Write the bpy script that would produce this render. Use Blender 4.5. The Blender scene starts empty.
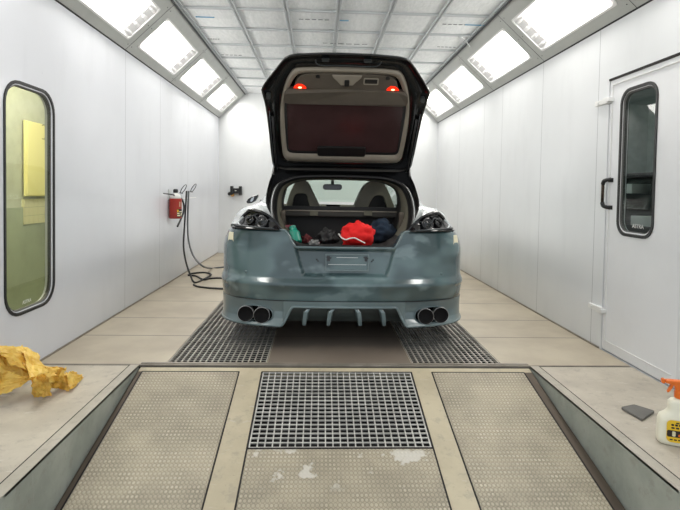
import bpy, math, random
from mathutils import Vector, Matrix, noise
random.seed(7)
S = bpy.context.scene
COL = S.collection
V = Vector
pi = math.pi

# ------------------------------------------------------------------ camera
F, CXP, CYP, EYE = 500.03, 339.21, 206.79, 1.26
PIT, YAW, ROL = (math.radians(a) for a in (1.842, 2.227, .986))
FWD = V((math.sin(YAW)*math.cos(PIT), math.cos(YAW)*math.cos(PIT), -math.sin(PIT)))
_r0 = V((math.cos(YAW), -math.sin(YAW), 0)); _u0 = _r0.cross(FWD)
RGT = math.cos(ROL)*_r0 + math.sin(ROL)*_u0
UPV = -math.sin(ROL)*_r0 + math.cos(ROL)*_u0
CAM = V((0, 0, EYE))
def on(axis, val, x, y):
    """world point of the sight line x,y at depth plane axis=val (survey helper)"""
    d = FWD + RGT*((x-CXP)/F) - UPV*((y-CYP)/F)
    return CAM + d*((val-CAM[axis])/d[axis])
cd = bpy.data.cameras.new('camera'); cam = bpy.data.objects.new('camera', cd); COL.objects.link(cam)
m = Matrix((RGT, UPV, -FWD)).transposed().to_4x4(); m.translation = CAM
cam.matrix_world = m
cd.sensor_width = 36; cd.lens = F*36/680
cd.shift_x = (340-CXP)/680; cd.shift_y = (CYP-255)/680
cd.clip_start = .05
S.camera = cam
S.view_settings.view_transform = 'Standard'; S.view_settings.look = 'None'
S.view_settings.gamma = 1; S.view_settings.exposure = 0.0
S.view_settings.use_curve_mapping = False

# ------------------------------------------------------------------ materials
def lin(h):
    if isinstance(h, (tuple, list)): c = [v/255 for v in h]
    else: c = [int(h[i:i+2], 16)/255 for i in (0, 2, 4)]
    return tuple(((v/12.92) if v <= .04045 else ((v+.055)/1.055)**2.4) for v in c) + (1,)
class NT:
    def __init__(s, name):
        s.m = bpy.data.materials.new(name); s.m.use_nodes = True
        s.t = s.m.node_tree; s.t.nodes.clear()
        s.out = s.n('ShaderNodeOutputMaterial')
    def n(s, typ, **kw):
        o = s.t.nodes.new(typ)
        for k, v in kw.items():
            if k in o.inputs: o.inputs[k].default_value = v
            else: setattr(o, k, v)
        return o
    def l(s, a, b): s.t.links.new(a, b)
    def val(s, sock, x):
        if isinstance(x, (int, float)): sock.default_value = x
        else: s.l(x, sock)
    def math(s, op, a, b=0.0, c=0.0):
        o = s.t.nodes.new('ShaderNodeMath'); o.operation = op
        for i, x in enumerate((a, b, c)): s.val(o.inputs[i], x)
        return o.outputs[0]
    def mix(s, f, a, b):
        o = s.t.nodes.new('ShaderNodeMix'); o.data_type = 'RGBA'
        s.val(o.inputs[0], f)
        for i, x in ((6, a), (7, b)):
            if isinstance(x, tuple): o.inputs[i].default_value = x
            else: s.l(x, o.inputs[i])
        return o.outputs[2]
    def noise(s, vec, scale, detail=4, rough=.55):
        o = s.n('ShaderNodeTexNoise'); o.inputs['Scale'].default_value = scale
        o.inputs['Detail'].default_value = detail; o.inputs['Roughness'].default_value = rough
        if vec: s.l(vec, o.inputs['Vector'])
        return o.outputs[0]
    def ramp(s, f, a, b):
        o = s.n('ShaderNodeMapRange'); o.inputs[1].default_value = a; o.inputs[2].default_value = b
        o.interpolation_type = 'SMOOTHSTEP'; s.l(f, o.inputs[0]); return o.outputs[0]
def mat(name, col, rough=.5, metal=0, coat=0, var=0, vscale=6, bump=0, bscale=60, col2=None, spec=.5, sheen=0):
    t = NT(name)
    b = t.n('ShaderNodeBsdfPrincipled')
    b.inputs['Roughness'].default_value = rough; b.inputs['Metallic'].default_value = metal
    b.inputs['Coat Weight'].default_value = coat; b.inputs['Coat Roughness'].default_value = .06
    b.inputs['Specular IOR Level'].default_value = spec
    if sheen: b.inputs['Sheen Weight'].default_value = sheen
    c = lin(col); tc = t.n('ShaderNodeTexCoord').outputs['Object']
    if var or col2:
        c2 = lin(col2) if col2 else tuple(x*(1-var) for x in c[:3])+(1,)
        f = t.ramp(t.noise(tc, vscale), .35, .68)
        t.l(t.mix(f, c, c2), b.inputs['Base Color'])
    else: b.inputs['Base Color'].default_value = c
    if bump:
        bn = t.n('ShaderNodeBump'); bn.inputs['Strength'].default_value = bump; bn.inputs['Distance'].default_value = .004
        t.l(t.noise(tc, bscale), bn.inputs['Height']); t.l(bn.outputs[0], b.inputs['Normal'])
    t.l(b.outputs[0], t.out.inputs[0])
    return t.m
def emit(name, col, st):
    t = NT(name); e = t.n('ShaderNodeEmission'); e.inputs[0].default_value = lin(col); e.inputs[1].default_value = st
    t.l(e.outputs[0], t.out.inputs[0]); return t.m
def glass(name, tint, refl=1.0, ior=1.5):
    t = NT(name)
    tr = t.n('ShaderNodeBsdfTransparent'); tr.inputs[0].default_value = lin(tint)
    gl = t.n('ShaderNodeBsdfGlossy'); gl.inputs['Roughness'].default_value = .01
    lw = t.n('ShaderNodeLayerWeight'); lw.inputs[0].default_value = .5
    fr = t.math('ADD', t.math('MULTIPLY', t.math('POWER', lw.outputs['Facing'], 5.0), .9), .04)
    mx = t.n('ShaderNodeMixShader'); t.l(t.math('MULTIPLY', fr, refl), mx.inputs[0])
    t.l(tr.outputs[0], mx.inputs[1]); t.l(gl.outputs[0], mx.inputs[2]); t.l(mx.outputs[0], t.out.inputs[0])
    return t.m
def near_line(t, coord, vals, hw):
    """1 close to any of the coordinate values"""
    acc = None
    for v in vals:
        d = t.math('ABSOLUTE', t.math('SUBTRACT', coord, v))
        x = t.math('LESS_THAN', d, hw)
        acc = x if acc is None else t.math('MAXIMUM', acc, x)
    return acc

def wall_mat(name, base, seams):
    t = NT(name); b = t.n('ShaderNodeBsdfPrincipled')
    g = t.n('ShaderNodeNewGeometry').outputs['Position']
    sp = t.n('ShaderNodeSeparateXYZ'); t.l(g, sp.inputs[0])
    big = t.ramp(t.noise(g, 1.1, 3), .3, .75)
    c = t.mix(t.math('MULTIPLY', big, .5), lin(base), tuple(x*.9 for x in lin(base)[:3])+(1,))
    # soft grey upright streaks and fine darker specks all over the panels
    mp = t.n('ShaderNodeMapping'); mp.inputs['Scale'].default_value = (2.2, 2.2, .5); t.l(g, mp.inputs[0])
    st = t.ramp(t.noise(mp.outputs[0], 2.2, 5), .5, .78)
    c = t.mix(t.math('MULTIPLY', st, .07), c, lin((150, 152, 156)))
    fine = t.ramp(t.noise(g, 26, 5, .7), .66, .76)
    c = t.mix(t.math('MULTIPLY', fine, .16), c, lin((140, 140, 142)))
    if seams:
        s = near_line(t, sp.outputs[1], seams, .0035)
        c = t.mix(t.math('MULTIPLY', s, .55), c, lin((110, 112, 116)))
    t.l(c, b.inputs['Base Color'])
    b.inputs['Roughness'].default_value = .2; b.inputs['Specular IOR Level'].default_value = .6
    t.l(b.outputs[0], t.out.inputs[0]); return t.m

def floor_mat():
    t = NT('floor_paint'); b = t.n('ShaderNodeBsdfPrincipled')
    g = t.n('ShaderNodeNewGeometry').outputs['Position']
    sp = t.n('ShaderNodeSeparateXYZ'); t.l(g, sp.inputs[0])
    c = t.mix(t.ramp(t.noise(g, 2.2, 5), .3, .7), lin((192, 181, 160)), lin((174, 162, 142)))
    # browner floor strip between the grates, with the car's shade put into its colour
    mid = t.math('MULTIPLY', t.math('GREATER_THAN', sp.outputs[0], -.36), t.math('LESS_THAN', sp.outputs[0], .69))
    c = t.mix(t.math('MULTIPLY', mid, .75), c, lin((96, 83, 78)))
    f = t.ramp(t.noise(g, 38, 4, .7), .62, .72)
    c = t.mix(t.math('MULTIPLY', f, .25), c, lin((120, 112, 100)))
    f = t.ramp(t.noise(g, 5, 6, .7), .68, .75)
    c = t.mix(t.math('MULTIPLY', f, .45), c, lin((215, 210, 200)))
    s = near_line(t, sp.outputs[1], [4.28, 4.87, 5.6, 6.4, 7.2, 8.0, 8.8], .008)
    c = t.mix(t.math('MULTIPLY', s, .75), c, lin((78, 72, 66)))
    t.l(c, b.inputs['Base Color']); b.inputs['Roughness'].default_value = .42
    t.l(b.outputs[0], t.out.inputs[0]); return t.m

def platform_mat(name, a, bcol, scuff=.75):
    t = NT(name); b = t.n('ShaderNodeBsdfPrincipled')
    g = t.n('ShaderNodeNewGeometry').outputs['Position']
    c = t.mix(t.ramp(t.noise(g, 3, 6, .6), .3, .7), lin(a), lin(bcol))
    c = t.mix(t.math('MULTIPLY', t.ramp(t.noise(g, 11, 6, .75), .52, .66), .35), c, lin((132, 126, 116)))
    mp = t.n('ShaderNodeMapping'); mp.inputs['Scale'].default_value = (1.5, 6, 1); mp.inputs['Rotation'].default_value = (0, 0, .5); t.l(g, mp.inputs[0])
    f = t.ramp(t.noise(mp.outputs[0], 4, 6, .7), .6, .7)
    c = t.mix(t.math('MULTIPLY', f, scuff), c, lin((212, 208, 200)))
    f = t.ramp(t.noise(g, 45, 4, .7), .62, .72)
    c = t.mix(t.math('MULTIPLY', f, .3), c, lin((110, 104, 94)))
    t.l(c, b.inputs['Base Color']); b.inputs['Roughness'].default_value = .5
    bn = t.n('ShaderNodeBump'); bn.inputs['Strength'].default_value = .15; bn.inputs['Distance'].default_value = .003
    t.l(t.noise(g, 90), bn.inputs['Height']); t.l(bn.outputs[0], b.inputs['Normal'])
    t.l(b.outputs[0], t.out.inputs[0]); return t.m

def tread_mat(name, patches=False):
    """raised studs in staggered rows on worn, dusty steel"""
    t = NT(name); b = t.n('ShaderNodeBsdfPrincipled')
    g = t.n('ShaderNodeNewGeometry').outputs['Position']
    sp = t.n('ShaderNodeSeparateXYZ'); t.l(g, sp.inputs[0])
    PX, PYY = .0225, .028
    row = t.math('FLOOR', t.math('DIVIDE', sp.outputs[1], PYY))
    off = t.math('MULTIPLY', row, 0.0)
    u = t.math('SUBTRACT', t.math('FRACT', t.math('ADD', t.math('DIVIDE', sp.outputs[0], PX), off)), .5)
    v = t.math('SUBTRACT', t.math('FRACT', t.math('DIVIDE', sp.outputs[1], PYY)), .5)
    d = t.math('SQRT', t.math('ADD', t.math('POWER', t.math('ABSOLUTE', u), 2.0), t.math('POWER', t.math('ABSOLUTE', v), 2.0)))
    h = t.math('SUBTRACT', 1.0, t.ramp(d, .22, .40))
    base = t.mix(t.ramp(t.noise(g, 3.5, 6, .65), .3, .7), lin((184, 173, 150)), lin((152, 143, 124)))
    top = t.mix(t.ramp(t.noise(g, 9, 4, .6), .35, .7), lin((176, 167, 146)), lin((222, 212, 188)))
    c = t.mix(t.math('MULTIPLY', h, t.math('ADD', t.math('MULTIPLY', t.ramp(t.noise(g, 14, 5, .7), .4, .7), .6), .15)), base, top)
    ring = t.math('SUBTRACT', t.ramp(d, .36, .44), t.ramp(d, .46, .56))
    c = t.mix(t.math('MULTIPLY', ring, .4), c, lin((82, 77, 68)))
    if patches:
        f = t.ramp(t.noise(g, 7, 4, .55), .57, .63)
        f = t.math('MULTIPLY', f, t.math('SUBTRACT', 1.0, t.ramp(t.math('ABSOLUTE', t.math('SUBTRACT', sp.outputs[1], 2.66)), .08, .17)))
        c = t.mix(t.math('MULTIPLY', f, .85), c, lin((212, 207, 196)))
    t.l(c, b.inputs['Base Color']); b.inputs['Roughness'].default_value = .5; b.inputs['Specular IOR Level'].default_value = .35
    bn = t.n('ShaderNodeBump'); bn.inputs['Strength'].default_value = .7; bn.inputs['Distance'].default_value = .004
    t.l(h, bn.inputs['Height']); t.l(bn.outputs[0], b.inputs['Normal'])
    t.l(b.outputs[0], t.out.inputs[0]); return t.m

def filter_mat():
    t = NT('filter_fleece'); b = t.n('ShaderNodeBsdfPrincipled')
    g = t.n('ShaderNodeNewGeometry').outputs['Position']
    mp = t.n('ShaderNodeMapping'); mp.inputs['Scale'].default_value = (9, 2.5, 1); t.l(g, mp.inputs[0])
    nz = t.noise(mp.outputs[0], 3.5, 6, .65)
    c = t.mix(t.ramp(nz, .3, .7), lin((228, 231, 231)), lin((242, 244, 244)))
    sp = t.n('ShaderNodeSeparateXYZ'); t.l(g, sp.inputs[0])
    t.l(c, b.inputs['Base Color']); b.inputs['Roughness'].default_value = .9
    bn = t.n('ShaderNodeBump'); bn.inputs['Strength'].default_value = .5; bn.inputs['Distance'].default_value = .02
    t.l(nz, bn.inputs['Height']); t.l(bn.outputs[0], b.inputs['Normal'])
    t.l(b.outputs[0], t.out.inputs[0]); return t.m

def car_mat(name, a, b2, c3, rough=.28, coat=.8):
    t = NT(name); b = t.n('ShaderNodeBsdfPrincipled')
    g = t.n('ShaderNodeNewGeometry').outputs['Position']
    mp = t.n('ShaderNodeMapping'); mp.inputs['Scale'].default_value = (1.0, 1.0, 1.7); t.l(g, mp.inputs[0])
    n1 = t.noise(mp.outputs[0], 1.9, 2, .45)
    c = t.mix(t.ramp(n1, .44, .58), lin(a), lin(b2))
    n2 = t.noise(mp.outputs[0], 3.3, 3, .5)
    c = t.mix(t.math('MULTIPLY', t.ramp(n2, .56, .68), .6), c, lin(c3))
    t.l(c, b.inputs['Base Color']); b.inputs['Roughness'].default_value = rough
    b.inputs['Coat Weight'].default_value = coat; b.inputs['Coat Roughness'].default_value = .12
    t.l(b.outputs[0], t.out.inputs[0]); return t.m

M = dict(
    wallL=wall_mat('wall_paint_left', (230, 232, 238), [5.19, 6.3, 7.6]),
    wallR=wall_mat('wall_paint_right', (229, 231, 233), [4.125, 5.19, 6.35, 7.05, 8.3]),
    wallB=wall_mat('wall_paint_back', (216, 218, 219), []),
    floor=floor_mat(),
    plat=platform_mat('platform_paint', (196, 187, 171), (176, 167, 152)),
    band=platform_mat('platform_edge_steel', (184, 177, 163), (166, 159, 145), .3),
    face=platform_mat('platform_side_steel', (168, 172, 162), (140, 146, 137), .1),
    ramp=platform_mat('ramp_frame_paint', (192, 180, 152), (174, 162, 136), .25),
    rampside=mat('ramp_gap_dark', (92, 80, 68), .7),
    tread=tread_mat('tread_steel'), tread2=tread_mat('tread_steel_patched', True),
    pit=mat('pit_black', (16, 14, 14), .9),
    grate=mat('galvanised_grate', (196, 193, 186), .45, .05, var=.25, vscale=9),
    grate2=mat('galvanised_grate_dusty', (206, 200, 190), .5, .2, var=.3, vscale=7),
    rail=mat('floor_rail_steel', (150, 142, 130), .5, .2, var=.3),
    dark=mat('dark_joint', (30, 27, 25), .8),
    fascia=mat('fascia_grey', (188, 190, 186), .45, var=.05),
    joint=mat('fascia_joint', (70, 72, 74), .6),
    black_strip=mat('black_sealant', (22, 22, 24), .5),
    filt=filter_mat(), grid=mat('ceiling_grid_grey', (192, 196, 198), .45),
    blue=mat('blue_ink', (70, 150, 190), .8), ink=mat('grey_ink', (110, 112, 116), .8),
    tray=mat('lamp_tray_enamel', (186, 186, 186), .6), lampframe=mat('lamp_frame_white', (236, 236, 234), .4),
    holder=mat('lamp_holder_grey', (205, 205, 205), .5),
    rubber=mat('black_rubber', (26, 26, 27), .45, bump=.1),
    rubber2=mat('grey_rubber', (84, 83, 81), .5),
    doorw=mat('door_white', (232, 233, 235), .32, var=.05, vscale=2),
    hinge=mat('hinge_white', (226, 226, 224), .35),
    brass=mat('tarnished_metal', (70, 58, 48), .35, .7, var=.5, vscale=40),
    paint=car_mat('primer_bluegrey', (90, 112, 114), (56, 76, 79), (126, 146, 148), .22, 1.0),
    valance=car_mat('primer_bluegrey_low', (106, 123, 125), (90, 107, 110), (122, 137, 139)),
    valance2=car_mat('diffuser_dark_primer', (66, 78, 78), (50, 60, 60), (74, 86, 86)),
    pale=mat('pale_reflection_tone', (206, 212, 212), .22, coat=.6, var=.06, vscale=3),  # car panels paled in colour to carry the white walls' reflection
    gloss=mat('black_gloss', (9, 9, 10), .18, coat=.5),
    satin=mat('black_satin', (16, 16, 17), .45),
    lens=mat('lamp_dark_lens', (20, 20, 22), .12, coat=.6, spec=.6),
    lensin=mat('lamp_inner_grey', (62, 66, 68), .3, .4),
    trim=mat('beige_trim', (138, 130, 117), .7, var=.12),
    trimd=mat('brown_trim', (84, 76, 66), .75, var=.12),
    trunk=mat('trunk_trim_olive', (106, 103, 88), .75, var=.12),
    carpet=mat('trunk_carpet', (44, 42, 40), .95, bump=.5, bscale=300),
    seat=mat('seat_leather_grey', (134, 128, 110), .5, var=.1), cover=mat('load_cover_dark', (58, 55, 50), .7), seatd=mat('seat_dark', (24, 22, 21), .6),
    hglass=mat('tailgate_dark_glass', (66, 46, 46), .2, spec=.3, var=.2, vscale=4),
    wglass=glass('windscreen_glass', (222, 238, 228), .8),
    sglass=glass('side_window_glass', (205, 220, 215), .9),
    redlamp=emit('red_lamp_glow', (255, 48, 22), 1.5),
    redcore=emit('red_lamp_core', (255, 170, 120), 5),
    chrome=mat('chrome', (190, 192, 192), .18, .95), exh=mat('exhaust_steel', (190, 190, 190), .38, .85, var=.3, vscale=20),
    tire=mat('tyre_rubber', (20, 20, 20), .8), rim=mat('rim_alloy', (130, 132, 134), .3, .8),
    cream=mat('cream_filler', (214, 208, 180), .6, var=.1, vscale=30),
    red=mat('red_cloth', (222, 14, 12), .8, bump=.4, bscale=60),
    navy=mat('navy_cloth', (22, 40, 58), .9, bump=.4, bscale=60, col2=(14, 24, 36)),
    teal=mat('teal_plastic', (30, 140, 118), .35),
    tealcap=mat('teal_cap', (120, 60, 66), .5),
    bagblack=mat('black_bag', (18, 18, 19), .6, bump=.4, bscale=50),
    maroon=mat('maroon_cloth', (92, 34, 36), .9), greycl=mat('grey_rag', (140, 140, 138), .9, var=.3, vscale=20),
    whitecord=mat('white_cord', (232, 228, 222), .6),
    paper=None, sponge=mat('dark_grey_foam', (112, 110, 105), .8, bump=.4, bscale=120, var=.15),
    bottle=None, orange=mat('orange_plastic', (236, 116, 34), .35),
    canred=mat('red_enamel', (158, 40, 24), .35, var=.15), white=mat('white_plastic', (228, 228, 224), .4),
    lab=mat('label_cream', (222, 214, 180), .6), labdark=mat('label_print_dark', (48, 36, 28), .7),
    labyel=mat('label_yellow', (240, 196, 44), .5), hose=mat('black_hose', (30, 30, 31), .5),
    hose2=mat('grey_hose', (96, 98, 100), .5), wire=mat('wire_white', (196, 198, 198), .35, .3),
    gold=mat('brass_fitting', (196, 150, 90), .3, .9),
    corr=mat('corridor_paint', (184, 186, 168), .8, var=.1), corrlow=mat('corridor_lower', (158, 165, 140), .8, var=.15, vscale=3),
    cab=mat('pale_yellow_door', (236, 226, 160), .6), tile=mat('corridor_tiles', (206, 200, 160), .5),
    shopw=mat('workshop_wall', (170, 180, 176), .8, var=.15), shopd=mat('workshop_dark', (26, 30, 31), .6),
    gleft=glass('green_glass', (228, 230, 214), 1.0), gright=glass('smoke_glass', (196, 206, 202), 1.0),
    lamp=emit('diffuser_glow', (255, 252, 246), 17.0), fillcorr=emit('corridor_fill_glow', (255, 250, 235), 38.0), fillshop=emit('workshop_fill_glow', (245, 250, 255), 26.0),
)
def paper_mat():
    t = NT('yellow_paper'); b = t.n('ShaderNodeBsdfPrincipled')
    g = t.n('ShaderNodeNewGeometry').outputs['Position']
    c = t.mix(t.ramp(t.noise(g, 9, 4), .35, .7), lin((250, 220, 118)), lin((234, 188, 70)))
    t.l(c, b.inputs['Base Color']); b.inputs['Roughness'].default_value = .38
    tr = t.n('ShaderNodeBsdfTranslucent'); t.l(c, tr.inputs[0])
    mx = t.n('ShaderNodeMixShader'); mx.inputs[0].default_value = .3
    t.l(b.outputs[0], mx.inputs[1]); t.l(tr.outputs[0], mx.inputs[2]); t.l(mx.outputs[0], t.out.inputs[0]); return t.m
M['paper'] = paper_mat()
M['bottle'] = mat('milky_plastic', (240, 236, 214), .35, spec=.5)

# ------------------------------------------------------------------ mesh builder
class MB:
    def __init__(s): s.v = []; s.f = []; s.mi = []
    def add(s, vs, fs, k=0):
        o = len(s.v); s.v += [V(p) for p in vs]; s.f += [[i+o for i in f] for f in fs]; s.mi += [k]*len(fs); return s
    def box(s, lo, hi, k=0):
        (a, b, c), (d, e, f) = lo, hi
        return s.add([(a,b,c),(d,b,c),(d,e,c),(a,e,c),(a,b,f),(d,b,f),(d,e,f),(a,e,f)],
                     [(0,3,2,1),(4,5,6,7),(0,1,5,4),(1,2,6,5),(2,3,7,6),(3,0,4,7)], k)
    def obox(s, c, X, Y, Z, k=0):
        """box from a centre and three half-axis vectors"""
        c, X, Y, Z = map(V, (c, X, Y, Z)); vs = []
        for sz in (-1, 1):
            for sx, sy in ((-1,-1),(1,-1),(1,1),(-1,1)): vs.append(c+X*sx+Y*sy+Z*sz)
        fl = X.cross(Y).dot(Z) < 0
        fs = [(0,3,2,1),(4,5,6,7),(0,1,5,4),(1,2,6,5),(2,3,7,6),(3,0,4,7)]
        if fl: fs = [f[::-1] for f in fs]
        return s.add(vs, fs, k)
    def grid(s, rows, ci=False, cj=False, k=0, flip=False, kf=None):
        n, mth = len(rows), len(rows[0]); o = len(s.v)
        for r in rows: s.v += [V(p) for p in r]
        for i in range(n if ci else n-1):
            for j in range(mth if cj else mth-1):
                i2, j2 = (i+1) % n, (j+1) % mth
                f = [o+i*mth+j, o+i*mth+j2, o+i2*mth+j2, o+i2*mth+j]
                s.f.append(f[::-1] if flip else f); s.mi.append(kf(i, j) if kf else k)
        return s
    def tube(s, path, r, n=8, k=0, cap=True, closed=False):
        path = [V(p) for p in path]; N = len(path)
        rr = r if isinstance(r, (list, tuple)) else [r]*N
        rows = []; up = None
        for i, p in enumerate(path):
            if closed: t = path[(i+1) % N]-path[i-1]
            else: t = path[min(i+1, N-1)]-path[max(i-1, 0)]
            t.normalize()
            if up is None:
                up = V((0,0,1)) if abs(t.z) < .9 else V((1,0,0))
            a = t.cross(up)
            if a.length < 1e-6: a = t.orthogonal()
            a.normalize(); b = a.cross(t); up = b
            rows.append([p+(a*math.cos(q)+b*math.sin(q))*rr[i] for q in [2*pi*j/n for j in range(n)]])
        o = len(s.v); s.grid(rows, ci=closed, cj=True, k=k)
        if cap and not closed:
            s.f.append([o+j for j in range(n)][::-1]); s.mi.append(k)
            s.f.append([o+(N-1)*n+j for j in range(n)]); s.mi.append(k)
        return s
    def lathe(s, prof, org, axis=(0,0,1), n=24, k=0, close=False, ks=None):
        """prof = [(radius, height)...]"""
        ax = V(axis).normalized(); a = ax.orthogonal().normalized(); b = ax.cross(a); org = V(org)
        rows = [[org+ax*h+(a*math.cos(q)+b*math.sin(q))*r for q in [2*pi*j/n for j in range(n)]] for r, h in prof]
        o = len(s.v); s.grid(rows, cj=True, k=k, kf=(lambda i, j: ks[i]) if ks else None)
        if close:
            if prof[0][0] > 1e-5: s.f.append([o+j for j in range(n)][::-1]); s.mi.append(ks[0] if ks else k)
            if prof[-1][0] > 1e-5: s.f.append([o+(len(prof)-1)*n+j for j in range(n)]); s.mi.append(ks[-1] if ks else k)
        return s
    def prism(s, out, fn, w0, w1, k=0, hole=None):
        """outline (u,v) list swept from w0 to w1 through fn(u,v,w); optional hole with same point count"""
        n = len(out)
        A = [fn(u, v, w0) for u, v in out]; B = [fn(u, v, w1) for u, v in out]
        if hole is None:
            return s.add(A+B, [list(range(n))[::-1], [n+i for i in range(n)]]+[[i,(i+1)%n,n+(i+1)%n,n+i] for i in range(n)], k)
        C = [fn(u, v, w0) for u, v in hole]; D = [fn(u, v, w1) for u, v in hole]; fs = []
        for i in range(n):
            j = (i+1) % n
            fs += [[i,j,n+j,n+i],[2*n+j,2*n+i,3*n+i,3*n+j],[n+i,n+j,3*n+j,3*n+i],[j,i,2*n+i,2*n+j]]
        return s.add(A+B+C+D, fs, k)
    def sphere(s, c, r, k=0, nu=16, nv=10, fn=None):
        c = V(c); r = r if isinstance(r, (tuple, list)) else (r, r, r); rows = []
        for i in range(nv+1):
            a = -pi/2+pi*i/nv
            row = []
            for j in range(nu):
                q = 2*pi*j/nu; d = V((math.cos(a)*math.cos(q), math.cos(a)*math.sin(q), math.sin(a)))
                kk = fn(d) if fn else 1
                row.append(c+V((d.x*r[0], d.y*r[1], d.z*r[2]))*kk)
            rows.append(row)
        return s.grid(rows, cj=True, k=k)
    def build(s, name, mats, parent=None, smooth=False, bev=0, solid=0, sub=0, angle=40):
        if not isinstance(mats, (list, tuple)): mats = [mats]
        org = ORG.get(parent.name, V((0,0,0))) if parent else V((0,0,0))
        me = bpy.data.meshes.new(name)
        me.from_pydata([tuple(p-org) for p in s.v], [], s.f); 
        for mm in mats: me.materials.append(mm)
        for p, k in zip(me.polygons, s.mi): p.material_index = k; p.use_smooth = smooth
        me.validate(); me.update()
        o = bpy.data.objects.new(name, me); COL.objects.link(o)
        if parent: o.parent = parent; ORG[o.name] = org
        if solid:
            q = o.modifiers.new('thickness', 'SOLIDIFY'); q.thickness = solid; q.offset = 0
        if bev:
            q = o.modifiers.new('bevel', 'BEVEL'); q.width = bev; q.segments = 2; q.limit_method = 'ANGLE'
        if sub:
            q = o.modifiers.new('subdivision', 'SUBSURF'); q.levels = sub; q.render_levels = sub
        return o
ORG = {}
def tag(o, label, cat, group=None, kind=None):
    o['label'] = label; o['category'] = cat
    if group: o['group'] = group
    if kind: o['kind'] = kind
    return o
def thing(name, loc, label, cat, group=None):
    o = bpy.data.objects.new(name, None); o.empty_display_size = .1; COL.objects.link(o); o.location = loc
    ORG[o.name] = V(loc); return tag(o, label, cat, group)
def rebase(o):
    """move the origin of a one-mesh thing to its own base"""
    me = o.data; c = V((0,0,0)); zs = [v.co.z for v in me.vertices]
    c.x = sum(v.co.x for v in me.vertices)/len(zs); c.y = sum(v.co.y for v in me.vertices)/len(zs); c.z = min(zs)
    me.transform(Matrix.Translation(-c)); o.location = c; return o
def struct(o, label=None):
    o['kind'] = 'structure'
    return o
def sm(a, b, x):
    t = min(1, max(0, (x-a)/(b-a))); return t*t*(3-2*t)
def lerp(tab, x):
    if x <= tab[0][0]: return tab[0][1]
    for (a, b), (c, d) in zip(tab, tab[1:]):
        if x <= c: return b+(d-b)*(x-a)/(c-a)
    return tab[-1][1]
def rrect(cx, cy, w, h, r, n=6):
    o = []
    for sx, sy, a0 in ((1,1,0),(-1,1,pi/2),(-1,-1,pi),(1,-1,1.5*pi)):
        for i in range(n+1):
            a = a0+pi/2*i/n
            o.append((cx+sx*(w/2-r)+r*math.cos(a), cy+sy*(h/2-r)+r*math.sin(a)))
    return o
def catmull(pts, n=6, closed=False):
    pts = [V(p) for p in pts]; N = len(pts); o = []
    for i in range(N if closed else N-1):
        if closed: p0, p1, p2, p3 = pts[i-1], pts[i], pts[(i+1)%N], pts[(i+2)%N]
        else: p0, p1, p2, p3 = pts[max(i-1,0)], pts[i], pts[i+1], pts[min(i+2,N-1)]
        for j in range(n):
            t = j/n
            o.append(.5*((2*p1)+(p2-p0)*t+(2*p0-5*p1+4*p2-p3)*t*t+(3*p1-p0-3*p2+p3)*t**3))
    if not closed: o.append(pts[-1])
    return o
def text(name, s, size, fn, mt, parent):
    """lettering laid flat through fn(u,v,w)"""
    c = bpy.data.curves.new(name, 'FONT'); c.body = s; c.size = size; c.extrude = .0006; c.align_x = 'CENTER'; c.align_y = 'CENTER'
    o = bpy.data.objects.new(name, c); COL.objects.link(o)
    bpy.context.view_layer.update()
    me = bpy.data.meshes.new_from_object(o.evaluated_get(bpy.context.evaluated_depsgraph_get()))
    bpy.data.objects.remove(o)
    b = MB(); b.add([fn(v.co.x, v.co.y, v.co.z) for v in me.vertices], [list(p.vertices) for p in me.polygons])
    return b.build(name, mt, parent)

# ------------------------------------------------------------------ the booth
XL, XR, YB, YS, YF = -1.988, 2.316, 9.86, 3.556, 1.9
ZW, ZC, XCL, XCR = 2.638, 3.115, -1.490, 1.793
TH = .12
# floor with two long pits under the floor grates
PITS = [(-1.085, -.365), (.695, 1.362)]
PY0, PY1 = 3.625, 9.2
b = MB()
xs = [XL, PITS[0][0], PITS[0][1], PITS[1][0], PITS[1][1], XR]
for i in range(5):
    if i in (1, 3):
        b.box((xs[i], YS+.03, -.3), (xs[i+1], PY0, 0)); b.box((xs[i], PY1, -.3), (xs[i+1], YB, 0))
        b.box((xs[i], PY0, -.34), (xs[i+1], PY1, -.3), 1)
    else: b.box((xs[i], YS+.03, -.3), (xs[i+1], YB, 0))
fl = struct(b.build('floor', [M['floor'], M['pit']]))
b = MB()
for x0, x1 in PITS:
    b.box((x0, PY0, -.3), (x0+.004, PY1, -.035)); b.box((x1-.004, PY0, -.3), (x1, PY1, -.035)); b.box((x0, PY0, -.3), (x1, PY0+.004, -.035))
    b.box((x0, PY0, -.3), (x1, PY1, -.28))
b.build('pit_lining', M['pit'], fl)
# threshold rail across the booth mouth
b = MB(); b.box((XL, YS, -.3), (XR, YS+.012, -.012), 1); b.box((XL, YS+.012, -.3), (XR, YS+.03, -.001), 0)
b.box((-1.26, YS+.03, 0), (1.554, YS+.055, .004), 0)
b.build('threshold_rail', [M['rail'], M['dark']], fl)

# outside ground the ramp runs down to
b = MB(); b.box((-6, -6, -.62), (7, YS, -.52)); struct(b.build('floor', M['floor']))

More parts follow.
